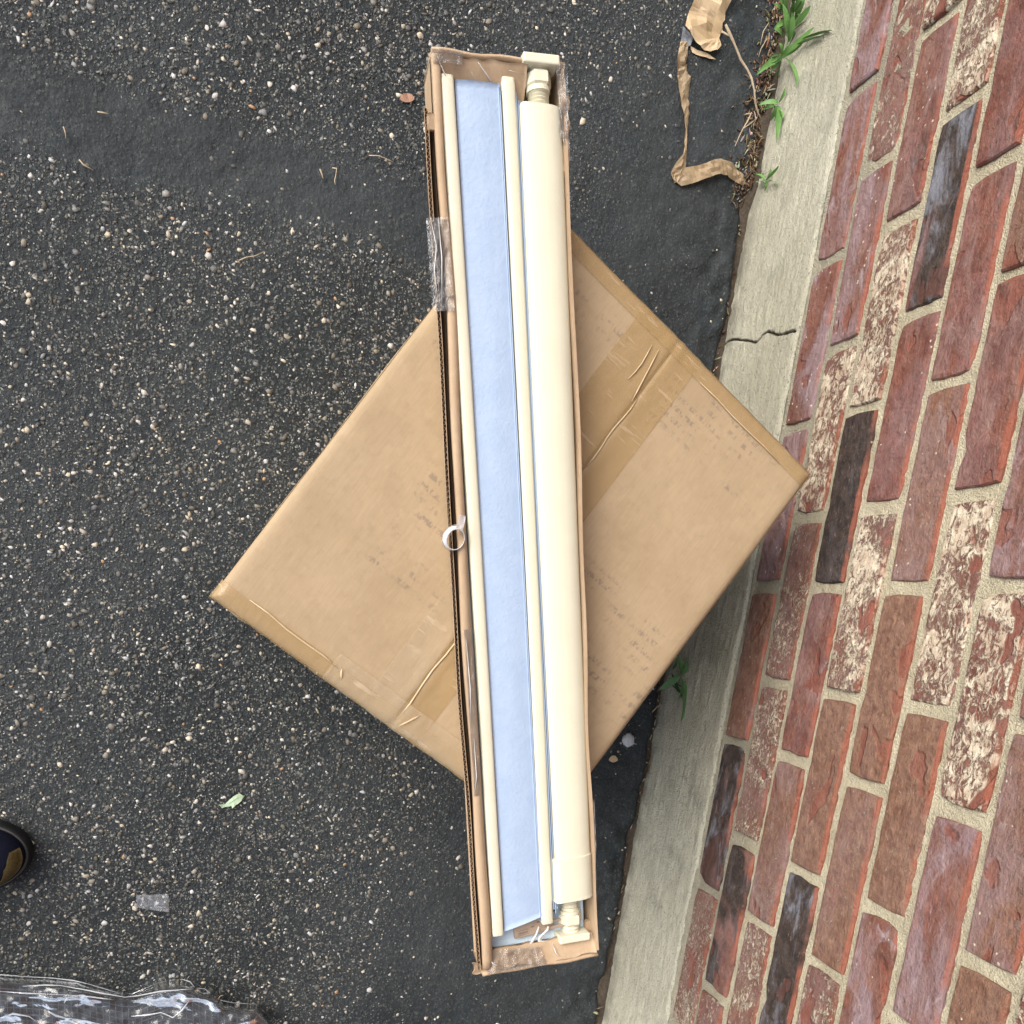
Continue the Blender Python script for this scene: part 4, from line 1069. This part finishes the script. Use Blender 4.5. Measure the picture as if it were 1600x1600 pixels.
twig([(1201, 36, .006), (1192, 50, .005), (1188, 70, .003)], 'thin bent straw on the asphalt left of the tallest weeds', 0.0008)
twig([(1197, 62, .004), (1190, 75, .003), (1186, 88, .001)], 'thin straight straw just below another left of the tallest weeds', 0.0008)
twig([(1017, 1112, .003), (1028, 1104, .004), (1040, 1100, .004), (1048, 1102, .003)], 'curved dry straw by the lower right edge of the big carton', 0.0010)
twig([(373, 407, .002), (385, 402, .003), (399, 400, .002), (413, 393, .001)], 'thin dry straw on open asphalt left of the big carton', 0.0008)
twig([(152, 174, .001), (160, 175, .001), (169, 177, .001)], 'short pale straw at the top left on the smooth asphalt band', 0.0011)
twig([(99, 198, .001), (102, 207, .002), (103, 216, .001)], 'short upright straw at the lower edge of the smooth band, top left', 0.0009)
twig([(576, 243, .002), (592, 244, .003), (603, 248, .002), (614, 254, .001)], 'faint brown straw on the asphalt left of the long box', 0.0008)
twig([(500, 264, .001), (503, 272, .001), (505, 279, .001)], 'tiny pale straw in the smooth band left of the long box', 0.0012)
twig([(519, 262, .001), (526, 263, .003), (525, 272, .002), (523, 282, .001), (524, 288, .001)], 'tiny hooked pale straw in the smooth band, right of a shorter one', 0.0010)
twig([(124, 250, .001), (131, 258, .002), (146, 266, .001)], 'pale bent straw on speckled asphalt below the smooth band at far left', 0.0011)

# ------------------------------------------------------------------ weeds
def leaf_mesh(bm, base, tip, wd, arch=0.008, side=0.0):
    base = Vector(base); tip = Vector(tip); n = 8
    d = (tip - base); s = d.cross(Vector((0, 0, 1)))
    s = s.normalized() if s.length > 1e-6 else Vector((1, 0, 0))
    rows = []
    for i in range(n + 1):
        t = i / n
        p = base.lerp(tip, t) + Vector((0, 0, arch * 4 * t * (1 - t))) + s * side * 4 * t * (1 - t)
        w_ = wd * (math.sin(math.pi * min(1, t * 0.92 + 0.06)) ** 0.8) * (1 - 0.25 * t)
        if i == n: w_ = 0.0002
        rows.append([bm.verts.new(p - s * w_ / 2 + Vector((0, 0, 0.0012))), bm.verts.new(p), bm.verts.new(p + s * w_ / 2 + Vector((0, 0, 0.0010)))])
    for r0, r1 in zip(rows[:-1], rows[1:]):
        for k in range(2): bm.faces.new((r0[k], r0[k + 1], r1[k + 1], r1[k]))
def weed(base_px, leaves, label, stems=(), zb=0.0, mats=None):
    b = g_at(*base_px); b.x = min(b.x, -0.004)
    e = empty('weed', b); b = b.copy()
    bm = bmesh.new(); tube(bm, [(0, 0, -0.004), (0.001, 0.001, 0.012), (0.001, 0.004, 0.022)], [.0012, .001, .0008], 6)
    from_bm('stem', bm, mats or MG, e, True)
    for (bx, by, bz, tx, ty, tz, wd, sd) in leaves:
        P = Vector(back(bx, by, z=G0 + bz)) - b; Q = Vector(back(tx, ty, z=G0 + tz)) - b
        # leaves that lean on the concrete stop at its face
        if P.x + b.x > -0.010: P = Vector(back(bx, by, x=-0.010)) - b
        if Q.x + b.x > -0.008: Q = Vector(back(tx, ty, x=-0.008)) - b
        bm = bmesh.new(); leaf_mesh(bm, P, Q, wd, 0.006, sd)
        from_bm('leaf', bm, mats or MG, e, True)
    rl = random.Random(len(leaves) * 7 + int(base_px[0]))
    for k in range(len(leaves)):
        bx, by, bz, tx, ty, tz, wd, sd = leaves[rl.randrange(len(leaves))]
        f = rl.uniform(0.35, 0.7); jx, jy = rl.uniform(-9, 7), rl.uniform(-9, 9)
        P = Vector(back(bx + jx * .4, by + jy * .6, z=G0 + bz)) - b; Q = Vector(back(bx + (tx - bx) * f + jx, by + (ty - by) * f + jy, z=G0 + tz)) - b
        if P.x + b.x > -0.010: P.x = -0.010 - b.x
        if Q.x + b.x > -0.008: Q = Vector(back(bx + (tx - bx) * f + jx, by + (ty - by) * f + jy, x=-0.008)) - b
        bm = bmesh.new(); leaf_mesh(bm, P, Q, wd * rl.uniform(.4, .75), 0.005, rl.uniform(-.002, .002))
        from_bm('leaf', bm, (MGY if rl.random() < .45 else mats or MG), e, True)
    for st_ in stems:
        bm = bmesh.new(); tube(bm, [Vector(back(x, y, z=G0 + z)) - b for x, y, z in st_], 0.0009, 5); from_bm('stem', bm, mats or MG, e, True)
    return tag(e, label, 'weed', 'green weeds along the foot of the wall')
def L_(bx, by, bz, tx, ty, tz, wd=0.009, sd=0.0): return (bx, by, bz, tx, ty, tz, wd, sd)
weed((1222, 40), [L_(1226, 40, .02, 1222, -12, .055, .010), L_(1232, 36, .03, 1236, -22, .07, .011, .002), L_(1240, 34, .03, 1246, -18, .07, .010), L_(1236, 40, .03, 1257, -8, .06, .009), L_(1230, 38, .02, 1212, -10, .05, .009),
     L_(1228, 30, .03, 1207, 6, .045, .008), L_(1230, 40, .03, 1207, 48, .035, .009, .003), L_(1238, 44, .04, 1266, 10, .055, .009), L_(1238, 20, .05, 1262, -20, .07, .009), L_(1226, 20, .04, 1205, -20, .05, .009), L_(1244, 12, .05, 1232, -40, .08, .010), L_(1240, 22, .04, 1250, 34, .045, .007)],
     'tallest bushy green weed at the top of the picture between asphalt and concrete', stems=[[(1222, 50, 0), (1230, 30, .03), (1240, 0, .05), (1244, -20, .06)]])
weed((1218, 96), [L_(1232, 62, .035, 1222, 6, .05, .013, -.002), L_(1232, 66, .035, 1236, 18, .05, .011), L_(1222, 90, .03, 1262, 50, .045, .012, .002), L_(1226, 86, .035, 1272, 43, .055, .008), L_(1252, 62, .045, 1300, 48, .05, .009, -.002), L_(1242, 72, .04, 1286, 57, .05, .008),
     L_(1222, 92, .02, 1180, 119, .028, .010, .003), L_(1226, 90, .02, 1244, 136, .02, .009, -.003), L_(1220, 92, .03, 1216, 68, .045, .008), L_(1222, 60, .03, 1208, 46, .04, .009), L_(1214, 98, .02, 1200, 118, .012, .005)],
     'green weed with long pointed leaves lying over the concrete, below the tallest one', stems=[[(1218, 140, 0), (1217, 115, .01), (1220, 92, .025), (1232, 62, .035)]])
weed((1212, 168), [L_(1217, 166, .02, 1213, 223, .012, .011, .003), L_(1216, 162, .02, 1184, 165, .02, .008, .001), L_(1216, 166, .02, 1203, 190, .02, .009, .002), L_(1217, 160, .02, 1226, 138, .03, .006), L_(1214, 172, .015, 1222, 186, .02, .006)],
     'small weed with a drooping leaf beside the lower end of the long twig')
weed((1196, 284), [L_(1196, 282, .015, 1216, 260, .025, .005), L_(1197, 284, .015, 1214, 289, .02, .006), L_(1195, 284, .015, 1178, 272, .018, .006), L_(1196, 284, .015, 1193, 300, .012, .005), L_(1197, 282, .015, 1203, 264, .025, .005), L_(1194, 282, .015, 1186, 292, .01, .005)],
     'tiny star-shaped weed by the loose end of the torn paper')
weed((1062, 1058), [L_(1062, 1056, .03, 1028, 1079, .03, .014, .002), L_(1066, 1060, .03, 1063, 1128, .015, .012, -.005), L_(1064, 1052, .03, 1058, 1022, .06, .010), L_(1066, 1054, .03, 1072, 1030, .05, .010), L_(1066, 1064, .02, 1058, 1096, .01, .006)],
     'dark green weed in shade at the lower right edge of the big carton', mats=MGY)

# ------------------------------------------------------------------ leaf litter along the footing
def litter():
    r = np.random.RandomState(11)
    V = []; F = []; C = []
    def add(px, py, pz, L, W, ang, bend, tone):
        n0 = len(V); c, s = math.cos(ang), math.sin(ang); n = 5
        for i in range(n):
            t = i / (n - 1) - 0.5
            w_ = W * (1 - (2 * abs(t)) ** 2 * 0.8)
            for k, sg in enumerate((-1, 1)):
                x = t * L; y = sg * w_ / 2 + bend * (t * t)
                V.append((px + x * c - y * s, py + x * s + y * c, pz + 0.004 * t * bend * 60 + r.uniform(0, 0.0012)))
            for k, sg in enumerate((1, -1)):
                x = t * L; y = sg * w_ / 2 + bend * (t * t)
                V.append((px + x * c - y * s, py + x * s + y * c, pz - 0.0011))
            C.extend([tone] * 4)
        for i in range(n - 1):
            a = n0 + i * 4
            for k in range(4): F.append((a + k, a + (k + 1) % 4, a + 4 + (k + 1) % 4, a + 4 + k))
    for k in range(3000):
        if k > 2000: y = r.uniform(-0.05, 0.26) if k < 2600 else r.uniform(-1.5, -0.05)
        elif k < 850: y = r.uniform(-0.06, 0.24) if k < 650 else r.uniform(-0.42, -0.20)
        else: y = r.uniform(-1.5, 0.6)
        spread = 0.030 if (k < 650 or 2000 < k < 2600) else 0.010
        x = -0.002 - abs(r.normal(0, spread * 0.6))
        if x < -0.07: continue
        z = float(ground_z(x, y)) + r.uniform(0.0, 0.008) * (1 if x > -0.02 else 0.4)
        tone = (0.10, 0.06, 0.035) if r.rand() < .5 else ((0.30, 0.22, 0.14) if r.rand() < .7 else (0.52, 0.45, 0.34))
        add(x, y, z, r.uniform(0.004, 0.016) if k <= 2000 else r.uniform(0.002, 0.006), r.uniform(0.0008, 0.0042 if r.rand() < .3 else 0.0018), r.normal(1.57, 0.8), r.uniform(-.006, .006), (*[q * r.uniform(.8, 1.2) for q in tone], 1))
    me = mesh_np('leaf_litter', np.array(V), np.array(F), True)
    ca = me.attributes.new('tone', 'FLOAT_COLOR', 'POINT'); ca.data.foreach_set('color', np.array(C, np.float32).ravel())
    o = link('leaf_litter', me, mat_litter()); tag(o, 'brown leaf litter, straws and soil crumbs in the gap along the concrete', 'litter', kind='stuff')
litter()
# dark soil wedge in the gap
ysl = np.arange(-1.7, 0.7, 0.006); xsl = np.linspace(-0.030, 0.002, 9)
X, Y = np.meshgrid(xsl, ysl, indexing='ij')
dens = 0.35 + 0.65 * (sstep(-0.08, -0.02, Y) * (1 - sstep(0.22, 0.30, Y)))
Z = G0 - 0.010 + 0.016 * dens * sstep(-0.030, -0.004, X) + 0.004 * fbm(X * 120, Y * 120, 91, 3)
me = mesh_np('soil', np.stack([X, Y, Z], -1).reshape(-1, 3), grid_faces(len(xsl), len(ysl)), True)
o = link('soil', me, mat_plain('dark_soil', (0.045, 0.034, 0.024), (0.08, 0.06, 0.04), 0.95, 200, 0.003, 400)); tag(o, 'dark soil in the gap between asphalt and concrete', kind='structure')

# ------------------------------------------------------------------ scraps on the asphalt
b = g_at(365, 1250); e = empty('torn_leaf', b)
tag(e, 'pale green torn leaf lying alone on the asphalt below the big carton', 'leaf')
lp = [(360, 600), (430, 690), (500, 660), (560, 650), (640, 640), (700, 600), (740, 570), (752, 610), (800, 600), (880, 540), (915, 505), (940, 450), (970, 410), (992, 378), (950, 370), (910, 345), (860, 318), (800, 345), (760, 370), (690, 420), (620, 470), (560, 535), (500, 590), (450, 620), (400, 640)]
MGL = mat_plain('pale_leaf', (0.40, 0.55, 0.36), (0.50, 0.60, 0.42), 0.6, 120)
thick_poly('blade', [g_at(320 + x / 16, 1220 + y / 16, 0.004 + 0.002 * math.sin(x * .01)) for x, y in lp], 0.0004, MGL, e, b, 1, 3, 0.001)
bm = bmesh.new(); tube(bm, [g_at(320 + x / 16, 1220 + y / 16, 0.0065) - b for x, y in ((365, 615), (520, 600), (700, 500), (860, 400))], [.0006, .0005, .0004, .0002], 5); from_bm('midrib', bm, MGL, e, True)

b = g_at(238, 1411)
e = empty('clear_tape_scrap', b); tag(e, 'small crumpled piece of clear tape lying flat on the asphalt near the shoe', 'tape scrap')
cs = [g_at(x, y, .003) - b for x, y in ((214, 1418), (213, 1398), (263, 1397), (265, 1425))]
film_patch('film', [tuple(c) for c in cs], mat_film('scrap_film', (0.62, 0.64, 0.68), 0.17, 0.15, 60.0, 0.002), 16, 22, 0.002, 6, e, 110)

b = g_at(636, 153); e = empty('leaf_chip', b); tag(e, 'small reddish brown leaf chip on the asphalt left of the top of the long box', 'leaf')
MRB = mat_plain('reddish_leaf', (0.30, 0.16, 0.10), (0.36, 0.20, 0.13), 0.7, 200)
thick_poly('blade', [g_at(636 + 11 * math.cos(a) * (1 + .1 * math.sin(3 * a)), 153 + 7.5 * math.sin(a), .003) for a in [k * math.pi / 8 for k in range(16)]], 0.0008, MRB, e, b, 1, 5, 0.003)
b = g_at(957, 1185); e = empty('leaf_chip', b); tag(e, 'small tan chip on the asphalt below the lower right edge of the big carton', 'leaf')
thick_poly('blade', [g_at(957 + 7 * math.cos(a) * (1 + .2 * math.sin(3 * a)), 1185 + 5.5 * math.sin(a), .003) for a in [k * math.pi / 6 for k in range(12)]], 0.0010, MKP, e, b, 1, 6, 0.003)

# white cotton tuft
b = g_at(980, 1156); e = empty('cotton_tuft', b); tag(e, 'small white fluffy tuft on the dark asphalt by the big carton', 'fluff')
bm = bmesh.new()
r = random.Random(4)
bmesh.ops.create_icosphere(bm, subdivisions=3, radius=1.0)
for v in bm.verts:
    n = 1 + 0.35 * float(fbm(np.array([v.co.x * 3]), np.array([v.co.y * 3 + v.co.z * 2]), 3, 3)[0]); v.co = Vector((v.co.x * .010 * n, v.co.y * .011 * n, v.co.z * .006 * n + .005))
from_bm('fluff', bm, mat_plain('cotton', (0.66, 0.68, 0.70), (0.5, 0.52, 0.55), 1.0, 200, 0.003, 500), e, True)
bm = bmesh.new()
for k in range(26):
    a = r.uniform(0, 6.28); q = r.uniform(.010, .016)
    tube(bm, [(0.006 * math.cos(a), 0.006 * math.sin(a), .006), (q * math.cos(a + .2), q * math.sin(a + .2), r.uniform(.003, .009))], [.0002, .00012], 4)
fz = from_bm('fibres', bm, mat_plain('cotton_fibre', (0.7, 0.7, 0.72), None, 1.0), e); fz['kind'] = 'stuff'

# ------------------------------------------------------------------ the shoe at the left edge
tipp = back(52, 1328, z=G0 + 0.012); ax = Vector((-0.985, -0.17, 0)).normalized()
shoe = empty('shoe', (tipp[0], tipp[1], float(G0) + 0.001), math.atan2(ax.y, ax.x))
tag(shoe, 'black shoe with navy fabric toe and old gold patch at the left edge', 'shoe')
def shoe_outline(y):        # half widths (left, right) at distance y from the toe, metres
    t = y / 0.295
    wv = 0.050 * math.sqrt(max(0.0, 1 - (1 - min(1.0, y / 0.075)) ** 2.2))
    waist = 1 - 0.20 * math.exp(-((t - 0.58) / 0.16) ** 2)
    heel = 1 if t < 0.82 else math.sqrt(max(0.0, 1 - ((t - 0.82) / 0.185) ** 2))
    return wv * waist * (0.92 if t > .5 else 1) * heel
def shoe_loft(name, levels, mat, n=40, cap=True, sm=True):
    """levels: list of (inset, z(y))"""
    bm = bmesh.new(); rings = []
    ysamp = [0.295 * (1 - math.cos(math.pi * k / n)) / 2 for k in range(n + 1)]
    for inset, zf in levels:
        ring = []
        for sgn, seq in ((1, ysamp), (-1, ysamp[::-1][1:-1])):
            for y in seq:
                hw = max(0.0, shoe_outline(y)); sc = max(0.0, 1 - inset / 0.05)
                yy = 0.1475 + (y - 0.1475) * (1 - inset / 0.1475)
                ring.append(bm.verts.new((yy, sgn * hw * sc, zf(yy))))
        rings.append(ring)
    m = len(rings[0])
    for r0, r1 in zip(rings[:-1], rings[1:]):
        for k in range(m): bm.faces.new((r0[k], r0[(k + 1) % m], r1[(k + 1) % m], r1[k]))
    if cap:
        bmesh.ops.contextual_create(bm, geom=rings[-1]) if False else bm.faces.new(rings[-1])
        bm.faces.new(rings[0][::-1])
    return from_bm(name, bm, mat, shoe, sm)
MSO = mat_plain('black_rubber', (0.008, 0.008, 0.009), (0.013, 0.013, 0.014), 0.6, 60, 0.0008, 300, 0.2)
MSU = mat_plain('navy_knit', (0.004, 0.005, 0.012), (0.006, 0.007, 0.016), 0.9, 200, 0.0012, 700, 0.1)
MSG = mat_plain('old_gold_fabric', (0.15, 0.105, 0.03), (0.10, 0.07, 0.022), 0.55, 300, 0.0012, 600)
MSE = mat_plain('grey_welt', (0.055, 0.055, 0.055), (0.035, 0.035, 0.035), 0.5)
shoe_loft('sole', [(0.003, lambda y: 0.0), (0.0, lambda y: 0.006), (0.0, lambda y: 0.022), (0.002, lambda y: 0.026)], MSO)
shoe_loft('welt', [(0.0022, lambda y: 0.0255), (0.0024, lambda y: 0.0285), (0.0042, lambda y: 0.0285)], MSE)
def up_z(f): return lambda y: 0.026 + f * (0.030 + 0.045 * float(sstep(0.05, 0.17, y)) + 0.004 * float(sstep(.2, .28, y)))
shoe_loft('upper', [(0.0050, lambda y: 0.024), (0.0048, up_z(0.30)), (0.0085, up_z(0.62)), (0.015, up_z(0.86)), (0.024, up_z(0.97)), (0.034, up_z(1.0)), (0.044, up_z(1.0))], MSU)
# gold overlay curving round the toe on one side: sits just above the upper
def upper_pt(y, sgn, inset):
    f = float(np.interp(inset, [.0048, .0085, .015, .024, .034], [.30, .62, .86, .97, 1.0]))
    yy = 0.1475 + (y - 0.1475) * (1 - inset / 0.1475)
    return Vector((yy, sgn * shoe_outline(y) * max(0.0, 1 - inset / 0.05), up_z(f)(yy) + 0.0014))
bm = bmesh.new(); rows = []
path = [(0.0030, -1), (0.0012, -1), (0.0001, 1), (0.0014, 1), (0.0035, 1), (0.007, 1), (0.012, 1), (0.018, 1), (0.026, 1), (0.036, 1), (0.05, 1), (0.066, 1), (0.085, 1), (0.105, 1)]
for i, (y, sg) in enumerate(path):
    wd = float(np.interp(i, [0, 2, 5, 8, 13], [0.009, 0.015, 0.014, 0.004, 0.002]))
    rows.append([bm.verts.new(upper_pt(y, sg, 0.0060 + wd * k / 5)) for k in range(6)])
for r0, r1 in zip(rows[:-1], rows[1:]):
    for k in range(5): bm.faces.new((r0[k], r0[k + 1], r1[k + 1], r1[k]))
bmesh.ops.solidify(bm, geom=bm.faces[:], thickness=0.0010)
from_bm('gold_patch', bm, MSG, shoe, True)
bm = bmesh.new(); add_cyl(bm, (0.20, 0, 0.06), (0.205, 0, 0.15), 0.036, 0.039, 28); from_bm('sock', bm, MSU, shoe, True)
bm = bmesh.new()
for k in range(5): tube(bm, [(0.105 + k * .016, -0.018, up_z(1)(0.105 + k * .016) + .001), (0.108 + k * .016, 0, up_z(1)(0.108 + k * .016) + .004), (0.105 + k * .016, 0.018, up_z(1)(0.105 + k * .016) + .001)], .0022, 8)
from_bm('lace', bm, MSO, shoe, True)

# ------------------------------------------------------------------ clear film over a black mesh item, lower left corner
pc = g_at(180, 1640)
it = empty('black_mesh_bundle', (pc.x, pc.y, G0)); tag(it, 'black netted bundle lying under the clear plastic film at the lower left corner', 'bundle')
def film_h(px):                                        # outline of the film in photograph rows
    return np.interp(px, [-200, 0, 60, 120, 150, 180, 205, 235, 262, 285, 300, 318, 335, 350, 375, 400, 412, 425, 445, 480], [1508, 1522, 1526, 1531, 1540, 1548, 1553, 1540, 1531, 1529, 1533, 1543, 1548, 1563, 1568, 1568, 1580, 1592, 1604, 1625])
def film_surface(name, mat, parent, lift, d0, seed, amp, nx=170, ny=80, px0=-220, px1=470, sm=True, depth=230):
    U, Vv = np.meshgrid(np.linspace(px0, px1, nx), np.linspace(0, 1, ny), indexing='ij')
    top = film_h(U) + d0
    PY = top + depth * Vv ** 1.2
    e = sstep(0, 0.12, Vv); er = 1 - sstep(px1 - 60, px1, U)
    Z = G0 + 0.003 + lift * e * er
    P = np.zeros(U.shape + (3,))
    for i in range(nx):
        for j in range(ny): P[i, j] = back(U[i, j], PY[i, j], z=Z[i, j])
    fold = np.abs(fbm(P[..., 0] * 7, P[..., 1] * 22, seed, 3)) * 1.6 + 0.5 * np.abs(fbm(P[..., 0] * 30, P[..., 1] * 42, seed + 5, 3))
    P[..., 2] += amp * (0.35 - fold) * (0.25 + 0.75 * e) * er
    P[..., 2] = np.maximum(P[..., 2], G0 + 0.002)
    base = np.array(parent.location); 
    me = mesh_np(name, (P - base).reshape(-1, 3), grid_faces(nx, ny), sm)
    return link(name, me, mat, parent)
film_surface('dark_cloth', MBK, it, 0.030, 14, 3, 0.008, 90, 40, -210, 420)
# woven net bars on the bundle
bm = bmesh.new()
def net_pt(px, py): 
    return Vector(back(px, py, z=G0 + 0.037)) - Vector(it.location)
for k in range(46):
    px = -60 + k * 10.0
    if not (-60 < px < 395): continue
    y0_ = float(film_h(px)) + 20
    tube(bm, [net_pt(px, y0_) + Vector((0, 0, -.004)), net_pt(px + 2, y0_ + 30), net_pt(px + 4, y0_ + 70), net_pt(px + 4, y0_ + 120)], .0009, 4)
for j in range(11):
    tube(bm, [net_pt(px, float(film_h(px)) + 22 + j * 9.5) + Vector((0, 0, 0.0006)) for px in range(-60, 400, 18)], .0009, 4)
nn = from_bm('net', bm, mat_plain('grey_net', (0.035, 0.037, 0.040), (0.06, 0.062, 0.066), 0.4), it, True); nn['kind'] = 'stuff'
fl = empty('plastic_film', (pc.x, pc.y, G0)); tag(fl, 'crumpled clear plastic film spread over the black netted bundle, lower left corner', 'plastic film')
film_surface('film_sheet', MCP, fl, 0.048, 0, 13, 0.022, 220, 110, depth=240)
# film hems and creases as pale tubes, their white glints painted in
bm = bmesh.new()
def hem_glint(pts, r0, dz=0.05):
    P = [Vector(back(x, y, z=G0 + dz + 0.003 * math.sin(x * .05))) - Vector(fl.location) for x, y in pts]
    tube(bm, P, [r0 * (0.3 if i in (0, len(P) - 1) else 0.8 + 0.4 * math.sin(i * 2.1)) for i in range(len(P))], 6)
hem_glint([(-60, 1520), (0, 1523), (40, 1526), (80, 1528), (115, 1532), (140, 1538), (170, 1547), (195, 1554)], .0009, .01)
hem_glint([(35, 1541), (70, 1539), (95, 1540), (130, 1546), (160, 1552), (195, 1558), (215, 1556), (250, 1549), (290, 1546), (303, 1545)], .0010)
hem_glint([(0, 1549), (40, 1552), (90, 1554), (130, 1556), (160, 1560), (178, 1562)], .0009)
hem_glint([(75, 1580), (88, 1587), (105, 1592), (125, 1602), (150, 1615)], .0016)
hem_glint([(100, 1567), (105, 1560), (118, 1555)], .0014)
hem_glint([(205, 1588), (230, 1586), (252, 1582), (270, 1590), (285, 1578), (296, 1563)], .0012)
hem_glint([(285, 1530), (297, 1534), (305, 1544), (320, 1545), (340, 1562), (365, 1567), (400, 1569)], .0009, .02)
hem_glint([(5, 1590), (20, 1584), (45, 1588), (60, 1598)], .0016)
from_bm('film_hem_glint', bm, mat_film('film_glint_pale', (0.75, 0.78, 0.82), 0.55, 0.12, 60.0), fl, True)
print('bricks', nb)
